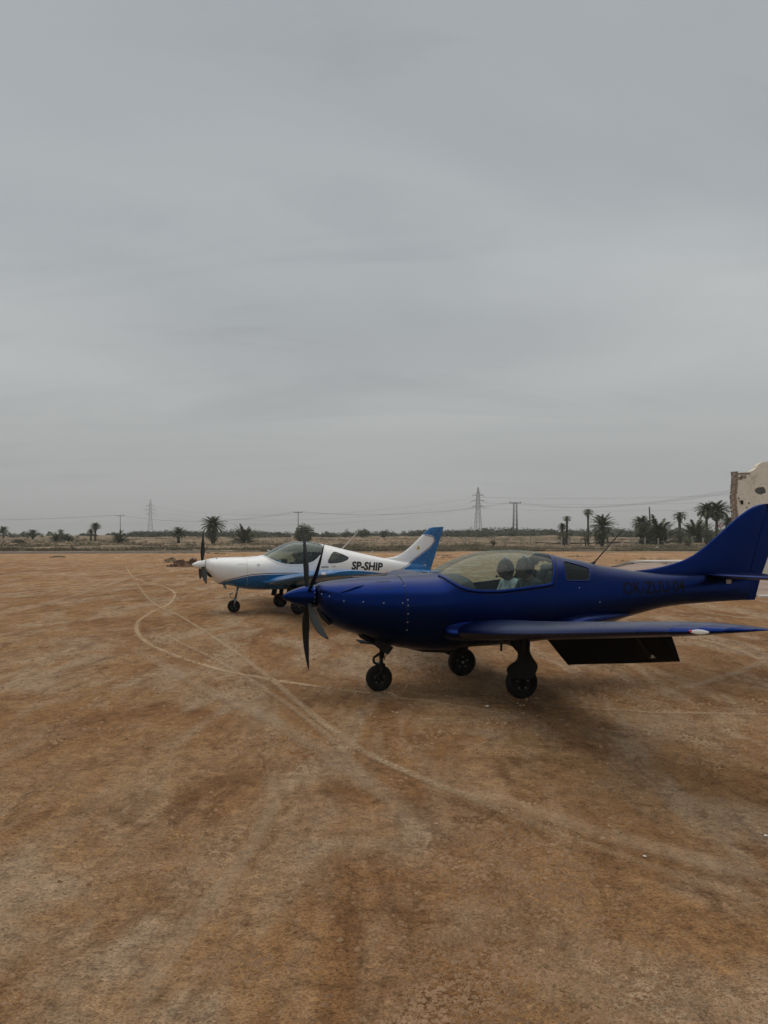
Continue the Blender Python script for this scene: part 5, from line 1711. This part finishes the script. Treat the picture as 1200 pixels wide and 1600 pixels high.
def build_scrub():
    rnd = random.Random(21)
    V, Fc = [], []
    for _ in range(21000):
        u = rnd.random()
        d = 90 + 26 * u * u if rnd.random() < .62 else rnd.uniform(100, 200)
        px = rnd.uniform(-320, 1520)
        x = at(px, d)
        den = mnoise.noise(Vector((x * .06, d * .22, 4.0))) + .4 * mnoise.noise(Vector((x * .3, d * .3, 7.0)))
        if den < (-.02 if d < 106 else .08): continue
        g = ground_h(x, d)
        big_ = rnd.random() < .12
        hw = rnd.uniform(.5, 1.1) if big_ else rnd.uniform(.18, .5); H = rnd.uniform(.35, .75) if big_ else rnd.uniform(.10, .36)
        blob_leaves(rnd, V, Fc, (x, d, g - .03), hw, hw, H, 40 if big_ else 11, .17)
    # a few tufts on the near side of the strip edge
    for px, d, n in ((655, 74, 16), (905, 66, 12), (1010, 58, 10), (690, 70, 14), (340, 78, 14), (540, 76, 12), (270, 80, 10), (985, 52, 8), (700, 62, 10), (1045, 47, 8)):
        for _ in range(n):
            x = at(px + rnd.gauss(0, 14), d); y = d + rnd.gauss(0, .8)
            blob_leaves(rnd, V, Fc, (x, y, ground_h(x, y) - .01), .25, .25, .14, 14, .09)
    tag(me_obj('dry_scrub', V, Fc, M['scrub'], None, False), 'low dry saltbush scrub covering the ground beyond the strip', 'scrub', kind='stuff')


build_scrub()


def build_rubble():
    rnd = random.Random(5)
    V, Fc = [], []
    for _ in range(2600):
        px = rnd.uniform(640, 1140) if rnd.random() < .75 else rnd.uniform(-30, 640)
        d = rnd.uniform(118, 215)
        x = at(px, d)
        if mnoise.noise(Vector((x * .08, d * .08, 2.2))) < -.05: continue
        s = .06 + .28 * rnd.random() ** 3
        g = ground_h(x, d)
        o = len(V)
        for k in range(6):
            a = k * 1.047 + rnd.uniform(-.3, .3); r = s * rnd.uniform(.7, 1.3)
            V.append((x + math.cos(a) * r * 1.4, d + math.sin(a) * r, g - .03))
        V.append((x + rnd.uniform(-.3, .3) * s, d, g + s * rnd.uniform(.5, 1.1)))
        Fc += [(o + k, o + (k + 1) % 6, o + 6) for k in range(6)]
    m = mat('pinkish_rubble', (0.36, 0.27, 0.20), .95, col2=(.22, .155, .11), vscale=.8, bump=.6, bscale=5)
    tag(me_obj('rubble', V, Fc, m, None, False), 'pinkish stones strewn over the rise beyond the strip', 'stones', kind='stuff')


build_rubble()


# ------------------------------------------------------------------ roads, kerb, slab
def strip(name, pts, w, m, lift, thick=.05):
    V, Fc = [], []
    n = len(pts)
    for i, (x, y) in enumerate(pts):
        a, c = pts[max(0, i - 1)], pts[min(n - 1, i + 1)]
        t = Vector((c[0] - a[0], c[1] - a[1])).normalized()
        nx, ny = -t.y, t.x
        for s in (-.5, .5):
            qx, qy = x + nx * s * w, y + ny * s * w
            z = ground_h(x, y)
            V += [(qx, qy, z + lift), (qx, qy, z - thick)]
    for i in range(n - 1):
        b = i * 4
        Fc += [(b, b + 4, b + 6, b + 2), (b, b + 1, b + 5, b + 4), (b + 2, b + 6, b + 7, b + 3)]
    return tag(me_obj(name, V, Fc, m, None, False), kind='structure')


M['asphalt'] = mat('dusty_asphalt', (0.115, 0.10, 0.088), .95, var=.4, vscale=.6, bump=.3, bscale=3)
M['dustroad'] = mat('pale_dust_road', (0.40, 0.32, 0.235), .95, var=.3, vscale=.4, bump=.3, bscale=3)
M['concrete'] = mat('bleached_concrete', (0.62, 0.58, 0.53), .9, var=.3, vscale=1.2, bump=.4, bscale=8)
M['apron'] = mat('reddish_worn_concrete', (0.36, 0.265, 0.215), .95, col2=(.25, .17, .13), vscale=.7, bump=.5, bscale=6)
strip('road', [(at(px, 82), 82 + (px - 100) * .012) for px in range(-500, 330, 20)], 5.0, M['asphalt'], .02)
strip('road_edge', [(at(px, 87), 86.5 + (px - 100) * .012) for px in range(-500, 420, 20)], 2.2, M['dustroad'], .10)
strip('path', [(at(px, 140), 140) for px in range(840, 1500, 16)], 9, M['dustroad'], .12)


def slab(name, poly, z0, z1, m):
    n = len(poly)
    V = [(x, y, z0) for x, y in poly] + [(x, y, z1) for x, y in poly]
    Fc = [tuple(range(n, 2 * n))] + [(i, (i + 1) % n, n + (i + 1) % n, n + i) for i in range(n)]
    return tag(me_obj(name, V, Fc, m, None, False), kind='structure')


slab('pavement', [(10.4, 21.4), (14, 21.2), (40, 22.0), (40, 48.6), (16.2, 48.6), (12.0, 41.5), (11.0, 33), (10.2, 26)], -.2, .035, M['apron'])
slab('kerb', [(15.4, 48.7), (15.9, 48.75), (60, 49.2), (60, 52.2), (17.8, 51.6)], -.2, .15, M['concrete'])
slab('kerb', [(12.4, 42.0), (12.7, 41.9), (15.85, 48.6), (15.3, 48.6)], -.2, .07, M['wood'])
slab('kerb', [(10.3, 21.05), (14, 20.85), (40, 21.6), (40, 22.0), (14, 21.19), (10.4, 21.39)], -.2, .06, M['concrete'])


# ------------------------------------------------------------------ dirt heaps and litter
def heap(px, d, w, h, label, m, seed, spike=0):
    rnd = random.Random(seed)
    x = at(px, d)
    t = empty('dirt_heap', (x, d, ground_h(x, d)))
    V, Fc = [], []
    nu, nv = 26, 9
    for i in range(nv):
        r = i / (nv - 1)
        for k in range(nu):
            a = 2 * math.pi * k / nu
            R_ = r * (1 + .25 * mnoise.noise(Vector((math.cos(a) * 2, math.sin(a) * 2, seed))))
            z = h * (1 - r ** 1.5) * (.75 + .6 * mnoise.noise(Vector((R_ * math.cos(a) * 3 + seed, R_ * math.sin(a) * 3, 1)))) - .02
            V.append((w / 2 * R_ * math.cos(a), w * .32 * R_ * math.sin(a), z))
    for i in range(nv - 1):
        for k in range(nu):
            Fc.append((i * nu + k, i * nu + (k + 1) % nu, (i + 1) * nu + (k + 1) % nu, (i + 1) * nu + k))
    me_obj('soil', V, Fc, m, t, False)
    mb = MB()
    for k in range(26):
        a = rnd.uniform(0, 6.28); q = rnd.random() ** .6
        s = rnd.uniform(.03, .12)
        c = (w * .48 * q * math.cos(a), w * .3 * q * math.sin(a), h * (1 - q ** 1.5) * .8 + s * .2)
        mb.box(c, (s * 1.5, s, s), Matrix.Rotation(rnd.uniform(0, 3), 3, (rnd.random(), rnd.random(), rnd.random() + .1)))
    for k in range(spike):
        mb.box((w * .36 + k * .05, 0, h * .7 + .05 * k), (.20, .2, .38), Matrix.Rotation(.5 + k, 3, (.3, 1, .2)))
    mb.build('clods', m, t)['kind'] = 'stuff'
    return tag(t, label, 'dirt heap', 'dirt heaps on the strip')


M['heap_dark'] = mat('dark_red_soil', (0.19, 0.105, 0.062), .95, col2=(.085, .05, .034), vscale=4, bump=.8, bscale=12)
M['heap_olive'] = mat('olive_soil', (0.26, 0.19, 0.11), .95, col2=(.14, .105, .062), vscale=4, bump=.8, bscale=12)
heap(268, 51, 1.35, .34, 'low olive brown heap of earth behind the dark red heap', M['heap_olive'], 3)
heap(283, 43.5, 1.75, .42, 'dark red brown heap of broken earth beside the white spinner', M['heap_dark'], 5, 2)
heap(90, 64, 1.4, .10, 'flat little mound of dark earth on the strip at left', M['heap_olive'], 8)


def litter(px, py, s, label, seed):
    rnd = random.Random(seed)
    x, y = gp(px, py)
    n = 7
    V = [(s * rnd.uniform(.6, 1.2) * math.cos(k * .9), s * .7 * rnd.uniform(.6, 1.2) * math.sin(k * .9), s * rnd.uniform(.05, .5)) for k in range(n)] + [(0, 0, s * .7)]
    o = me_obj('paper_scrap', V, [(k, (k + 1) % n, n) for k in range(n)], M['paper'], None, False)
    o.location = (x, y, ground_h(x, y) + .004)
    solid(o, .0015)
    return tag(o, label, 'litter', 'scraps of litter on the soil')


M['paper'] = mat('white_paper_scrap', (.78, .78, .76), .8)
litter(1007, 1339, .011, 'white scrap of litter on the treaded track at lower right', 2)
litter(1197, 1306, .014, 'white scrap of litter at the right edge of the picture', 4)
litter(762, 1105, .022, 'pale flat scrap of litter below the blue main wheels', 6)
litter(1026, 860, .35, 'white lump of litter in the scrub right of the stout palm', 7)
litter(420, 862, .30, 'white lump of litter at the scrub edge above the white cowling', 9)

# ------------------------------------------------------------------ fence, signs, poles, pylons, wires
fe = empty('wire_fence', (at(960, 117), 117, ground_h(at(960, 117), 117)))
tag(fe, 'sparse fence of pale concrete posts and wire along the rise at right', 'fence')
fpos = [727, 746, 772, 782, 791, 831, 875, 886, 911, 951, 981, 996, 1013, 1028, 1068, 1084, 1104]
tops = []
for i, px in enumerate(fpos):
    x, y = at(px, 117), 117 + 1.5 * math.sin(i * 1.7)
    g = ground_h(x, y)
    rnd = random.Random(i)
    h = 1.25 + rnd.uniform(-.12, .1)
    mb = MB(); mb.box((x, y, g + h / 2 - .1), (.17, .17, h + .2), Matrix.Rotation(rnd.uniform(-.05, .05), 3, 'Y'))
    mb.box((x, y, g + h + .02), (.12, .12, .06))
    p = mb.build('post', M['post'], fe)
    p.matrix_parent_inverse = Matrix.Translation(-fe.location)
    tops.append((x, y, g, h))
for fr in (.35, .65, .95):
    mb = MB()
    for a, b in zip(tops[:-1], tops[1:]):
        mb.tube([(a[0], a[1], a[2] + a[3] * fr), (b[0], b[1], b[2] + b[3] * fr)], .010, 4)
    wv = mb.build('wire', M['wire'], fe)
    wv.matrix_parent_inverse = Matrix.Translation(-fe.location)


def disc(mb, c, r, t=.02, seg=20, mi=0):
    V = [(c[0] + r * math.cos(k * 2 * math.pi / seg), c[1] + s * t, c[2] + r * math.sin(k * 2 * math.pi / seg)) for s in (-.5, .5) for k in range(seg)]
    Fc = [tuple(range(seg)), tuple(range(seg, 2 * seg))[::-1]] + [(k, (k + 1) % seg, seg + (k + 1) % seg, seg + k) for k in range(seg)]
    mb.add(V, Fc, mi)


M['sign_grey'] = mat('grey_sign_back', (.33, .34, .33), .6, metal=.2, var=.2)
M['sign_white'] = mat('faded_white_sign', (.62, .60, .58), .6, var=.15)
M['sign_red'] = mat('faded_red_sign', (.34, .07, .08), .6)
M['sign_pink'] = mat('washed_out_sign', (.52, .42, .42), .6)
d = 118.0
x = at(1044, d); g = ground_h(x, d)
sg = empty('road_sign', (x, d, g)); tag(sg, 'round road sign seen from the back on a grey post behind the fence', 'road sign', 'road signs behind the fence')
zt = CAM_H - (819 - HZ) * d / FPX - g
mb = MB(); mb.tube([(0, .04, -.1), (0, .04, zt)], .045, 8); mb.build('post', M['galv'], sg)
mb = MB(); disc(mb, (0, 0, zt - .42), .40); mb.build('sign_plate', M['sign_grey'], sg)
d = 106.0
x = at(1126, d); g = ground_h(x, d)
sg = empty('road_sign', (x, d, g)); tag(sg, 'triangular warning sign above a round one beside the blue fin', 'road sign', 'road signs behind the fence')
zt = CAM_H - (810 - HZ) * d / FPX - g
mb = MB(); mb.tube([(0, .05, -.1), (0, .05, zt)], .045, 8); mb.build('post', M['galv'], sg)


def tri(mb, z0, w, h, y, t):
    V = [(-w / 2, y - t, z0), (w / 2, y - t, z0), (0, y - t, z0 + h), (-w / 2, y + t, z0), (w / 2, y + t, z0), (0, y + t, z0 + h)]
    mb.add(V, [(0, 1, 2), (5, 4, 3), (0, 3, 4, 1), (1, 4, 5, 2), (2, 5, 3, 0)])


mb = MB(); tri(mb, zt - .62, .72, .64, 0, .01); tb = mb.build('warning_plate', M['sign_pink'], sg)
mb = MB(); tri(mb, zt - .56, .50, .45, -.016, .004); mb.build('plate_face', M['sign_white'], tb)
mb = MB(); disc(mb, (0, 0, zt - .98), .32); rb = mb.build('round_plate', M['sign_red'], sg)
mb = MB(); disc(mb, (.05, -.018, zt - .98), .25, .01); mb.build('plate_face', M['sign_pink'], rb)

# leaning wooden pole in the palm clump
d = 124.0
x = at(1017, d); g = ground_h(x, d); zt = CAM_H - (792 - HZ) * d / FPX
po = tube('utility_pole', [(0, 0, -.2), (-.25, 0, zt - g)], [.15, .11], M['wood'], None, 8); po.location = (x, d, g)
tag(po, 'leaning wooden pole without wires in the dark palm clump', 'pole')


def t_pole(px, d, top_py, wd, label, twin=False):
    x = at(px, d); g = ground_h(x, d); z = CAM_H - (top_py - HZ) * d / FPX - g
    o = empty('utility_pole', (x, d, g))
    mb = MB()
    if twin:
        for s in (-1, 1): mb.tube([(s * .75, 0, -.2), (s * .55, 0, z)], [.40, .30], 8)
        for k in range(7): mb.box((0, 0, z * (.1 + .13 * k)), (1.3, .2, .2))
        mb.build('twin_post', M['galv'], o, True)
    else:
        mb.tube([(0, 0, -.2), (0, 0, z)], [.30, .20], 8); mb.build('post', M['galv'], o, True)
    mb = MB(); mb.box((0, -.2, z), (wd, .22, .24)); 
    mb.build('cross_arm', M['wire'], o)
    mb = MB()
    for s in (-1, 0, 1): mb.tube([(s * wd * .45, -.2, z + .1), (s * wd * .45, -.2, z + .6)], .12, 6)
    mb.build('insulators', M['wire'], o)
    tag(o, label, 'power pole', 'T-shaped power poles')
    return [(x + s * wd * .45, d - .2, g + z + .5) for s in (-1, 0, 1)]


pA = t_pole(188, 430, 806, 4.6, 'thin T-shaped power pole left of the white aircraft')
pB = t_pole(466, 340, 801, 3.6, 'thin T-shaped power pole above the blue propeller')
pC = t_pole(805, 300, 786, 4.6, 'stout pale twin power pole above the blue canopy', True)


def pylon(px, d, top_py, label):
    x = at(px, d); g = ground_h(x, d); H = CAM_H - (top_py - HZ) * d / FPX - g
    o = empty('transmission_tower', (x, d, g), .25)
    hw = lambda z: float(np.interp(z / H, [0, .45, .85, 1], [.075, .040, .024, .004])) * H
    mb = MB()
    r = .0042 * H
    zs = [H * t for t in (0, .12, .23, .33, .42, .50, .57, .64, .71, .78, .85, .92, 1.0)]
    for a, b in zip(zs[:-1], zs[1:]):
        wa, wb_ = hw(a), hw(b)
        cs = [(-1, -1), (1, -1), (1, 1), (-1, 1)]
        for i, (sx, sy) in enumerate(cs):
            mb.tube([(sx * wa, sy * wa, a), (sx * wb_, sy * wb_, b)], r, 4)
            tx, ty = cs[(i + 1) % 4]
            mb.tube([(sx * wa, sy * wa, a), (tx * wb_, ty * wb_, b)], r * .6, 4)
            mb.tube([(tx * wa, ty * wa, a), (sx * wb_, sy * wb_, b)], r * .6, 4)
    mb.build('lattice_mast', M['galv'], o)
    ends = []
    for t, L in ((.60, .13), (.715, .15), (.83, .12)):
        z = H * t
        mb = MB()
        for s in (-1, 1):
            e = (s * L * H, 0, z)
            for sy in (-1, 1):
                mb.tube([(s * hw(z), sy * hw(z), z), e], r * .8, 4); mb.tube([(s * hw(z), sy * hw(z), z + .035 * H), e], r * .7, 4)
            mb.tube([e, (e[0], 0, z - .035 * H)], r * .8, 4)
            ends.append((x + e[0] * math.cos(.25), d + e[0] * math.sin(.25), g + z - .035 * H))
        mb.build('cross_arm', M['galv'], o)
    tag(o, label, 'pylon', 'lattice transmission towers')
    return ends


e1 = pylon(235, 640, 781, 'faint lattice transmission tower at left behind the palms')
e2 = pylon(747, 470, 761, 'tall lattice transmission tower between the two aircraft tails')


def cable(a, b, sag, label, r):
    n = 24
    a, b = Vector(a), Vector(b)
    pts = []
    for i in range(n + 1):
        t = i / n
        p = a.lerp(b, t); p.z -= sag * 4 * t * (1 - t); pts.append(p)
    mb = MB(); mb.tube(pts, r, 4)
    o = mb.build('power_cable', M['wire'], None)
    return tag(o, label, 'cable', 'power cables against the sky')


endR = [(62 + s * 1.6, 105, 10.6) for s in (-1, 0, 1)]
endL = [(at(-330, 470) + s * 2, 470, 16.5) for s in (-1, 0, 1)]
for k in range(3):
    w_ = ('left', 'middle', 'right')[k]
    cable(endL[k], pA[k], 3.6, 'power cable from the %s insulator of the leftmost T-shaped pole to the left edge' % w_, .022)
    cable(pA[k], pB[k], 4.0, 'power cable joining the %s insulators of the two thin T-shaped poles' % w_, .020)
    cable(pB[k], pC[k], 3.0, 'power cable joining the %s insulators of the middle pole and the twin pole' % w_, .019)
    cable(pC[k], endR[k], 3.4, 'power cable from the %s insulator of the twin pole towards the ruin' % w_, .017)
farR = [(at(1750, 330) + (k % 2 - .5) * 5, 330, 26 + 4.0 * (k // 2)) for k in range(6)]
for k in range(6):
    w_ = ('lowest', 'middle', 'top')[k // 2] + (' left', ' right')[k % 2]
    cable(e1[k], e2[k], 9.0, 'high voltage cable joining the %s arms of the two lattice towers' % w_, .024)
    cable(e2[k], farR[k], 6.0, 'high voltage cable from the %s arm of the tall lattice tower to the right' % w_, .020)


# ------------------------------------------------------------------ ruined building at right
def ruin():
    d = 33.0
    x0 = at(1152, d)
    o = empty('ruined_building', (x0, d, 0), 0)
    tag(o, 'roofless ruin with cracked cream plaster and broken masonry edge behind the blue fin', 'building')
    plaster = bpy.data.materials.new('cracked_cream_plaster'); plaster.use_nodes = True
    nt = plaster.node_tree; b = nt.nodes['Principled BSDF']; b.inputs['Roughness'].default_value = .92; b.inputs['Specular IOR Level'].default_value = .15
    tc = nt.nodes.new('ShaderNodeTexCoord')
    n1 = N(nt, 'ShaderNodeTexNoise', Scale=1.1, Detail=9.0, Roughness=.65); nt.links.new(tc.outputs['Object'], n1.inputs['Vector'])
    n2 = N(nt, 'ShaderNodeTexNoise', Scale=9.0, Detail=6.0, Roughness=.7); nt.links.new(tc.outputs['Object'], n2.inputs['Vector'])
    c = ramp(nt, n1.outputs['Fac'], [(.28, (.50, .43, .33)), (.42, (.70, .63, .52)), (.7, (.78, .72, .61))])
    c2 = ramp(nt, n2.outputs['Fac'], [(.3, (.72, .70, .68)), (.5, (1, 1, 1)), (.7, (1.06, 1.06, 1.06))])
    nt.links.new(mixc(nt, .9, c, c2, 'MULTIPLY'), b.inputs['Base Color'])
    bp = nt.nodes.new('ShaderNodeBump'); bp.inputs['Strength'].default_value = .6; bp.inputs['Distance'].default_value = .03
    nt.links.new(n2.outputs['Fac'], bp.inputs['Height']); nt.links.new(bp.outputs[0], b.inputs['Normal'])
    stone = mat('bare_masonry', (.30, .235, .18), .95, col2=(.13, .10, .078), vscale=3, bump=.8, bscale=10)
    zt = lambda py: CAM_H - (py - HZ) * d / FPX
    # curved broken parapet: outline of the front wall in x,z from the left break
    rnd = random.Random(3)
    k = d / FPX
    outline = [(0.00, -.2), (0.0, .6), (.03, 1.2), (-.02, 1.9), (.01, 2.5), (-.05, 3.0), (-.06, 3.4), (-.01, 3.75), (.0, zt(740)), (.10, zt(738.5)), (.24, zt(738)), (.50, zt(737.5)), (.66, zt(736)), (.76, zt(733)), (.86, zt(730.5)), (.90, zt(727)), (.96, zt(724.5)), (1.08, zt(722.5)), (1.35, zt(721)), (1.8, zt(720)), (2.5, zt(720.5)), (3.2, zt(724)), (3.5, zt(730)), (3.9, zt(736)), (6.2, zt(737)), (6.2, -.2)]
    n = len(outline)
    T = .42
    V = [(x, 0, z) for x, z in outline] + [(x + (.02 if i < 9 else 0), T, z) for i, (x, z) in enumerate(outline)]
    Fc = [tuple(range(n)), tuple(range(n, 2 * n))[::-1]] + [(i, (i + 1) % n, n + (i + 1) % n, n + i) for i in range(n)]
    w = me_obj('front_wall', V, Fc, plaster, o, False)
    # masonry stones along the broken left end and under the parapet break
    def st(c, s):
        mb = MB(); mb.box((0, 0, 0), s)
        for i, v in enumerate(mb.v):
            mb.v[i] = (v[0] * rnd.uniform(.8, 1.1), v[1], v[2] * rnd.uniform(.8, 1.1))
        q = mb.build('stone', stone, w); q.location = c
    z = .05
    while z < zt(741):
        h = rnd.uniform(.14, .26)
        xx = float(np.interp(z, [0, 2.5, 3.0, 3.4, 3.8], [.0, .01, -.05, -.06, 0]))
        st((xx + rnd.uniform(-.035, -.02), T * .48, z + h / 2), (rnd.uniform(.10, .13), T + .012, h * .94))
        z += h
    for i in range(5):
        st((.08 + i * .105, T * .5, zt(740.2) + 0), (.11, T + .014, .075))
    for (x, z_, wx, wz) in ((.26, zt(745), .26, .16), (.12, zt(747.5), .16, .12), (.20, zt(786), .09, .12), (.13, zt(783), .12, .08), (.06, zt(779), .08, .10)):
        st((x, .10, z_), (wx, .225, wz))
    # bare grey render patches, proud pieces missing from the plaster
    grey = mat('bare_grey_render', (.115, .115, .10), .95, var=.3, vscale=6, bump=.7, bscale=18)
    for (cx, cz, rx, rz, sd) in ((1.0, zt(766.5), .235, .155, 1), (.50, zt(786), .05, .035, 4), (.40, zt(793), .04, .03, 6), (1.6, zt(790), .1, .06, 7)):
        pts = []
        for j in range(28):
            a = j * 2 * math.pi / 28
            r = 1 + .28 * mnoise.noise(Vector((math.cos(a) * 1.5 + sd, math.sin(a) * 1.5, sd))) - (.18 if abs(math.cos(a)) < .25 and math.sin(a) > 0 else 0)
            pts.append((cx + rx * r * math.cos(a), cz + rz * r * math.sin(a)))
        v = [(x, -.003, z_) for x, z_ in pts] + [(x, .02, z_) for x, z_ in pts]
        m_ = len(pts)
        me_obj('bare_patch', v, [tuple(range(m_))] + [(j, (j + 1) % m_, m_ + (j + 1) % m_, m_ + j) for j in range(m_)], grey, w, False)
    mb = MB(); mb.box((.19, -.012, zt(785)), (.10, .06, .17)); mb.build('switch_box', M['black'], o)
    # side and rear walls of the roofless shell
    mb = MB(); mb.box((6.0, 3.6, 2.1), (.4, 6.3, 4.2)); mb.build('side_wall', plaster, o)
    mb = MB(); mb.box((4.7, 6.7, 1.7), (2.2, .4, 3.4)); mb.build('rear_wall', plaster, o)
    # rubble at the foot
    for i in range(26):
        c = (rnd.uniform(-1.0, 4), rnd.uniform(-1.3, -.15), .06)
        s = rnd.uniform(.10, .30)
        mb = MB(); mb.box((0, 0, 0), (s, s * .8, s * .6), Matrix.Rotation(rnd.uniform(0, 3), 3, (rnd.random(), rnd.random(), 1)))
        q = mb.build('fallen_stone', stone, o); q.location = c
    return o


ruin()


# ------------------------------------------------------------------ hazy air over the plain
def haze():
    mb = MB(); mb.box((0, 1630, 21.5), (8600, 3340, 47))
    m = bpy.data.materials.new('dusty_air'); m.use_nodes = True
    nt = m.node_tree; nt.nodes.remove(nt.nodes['Principled BSDF'])
    v = nt.nodes.new('ShaderNodeVolumePrincipled')
    v.inputs['Color'].default_value = (0.92, 0.92, 0.90, 1)
    v.inputs['Density'].default_value = 0.00042
    nt.links.new(v.outputs[0], nt.nodes['Material Output'].inputs['Volume'])
    o = mb.build('haze', m)
    tag(o, 'thin dusty haze hanging over the whole plain', 'haze', kind='stuff')


haze()
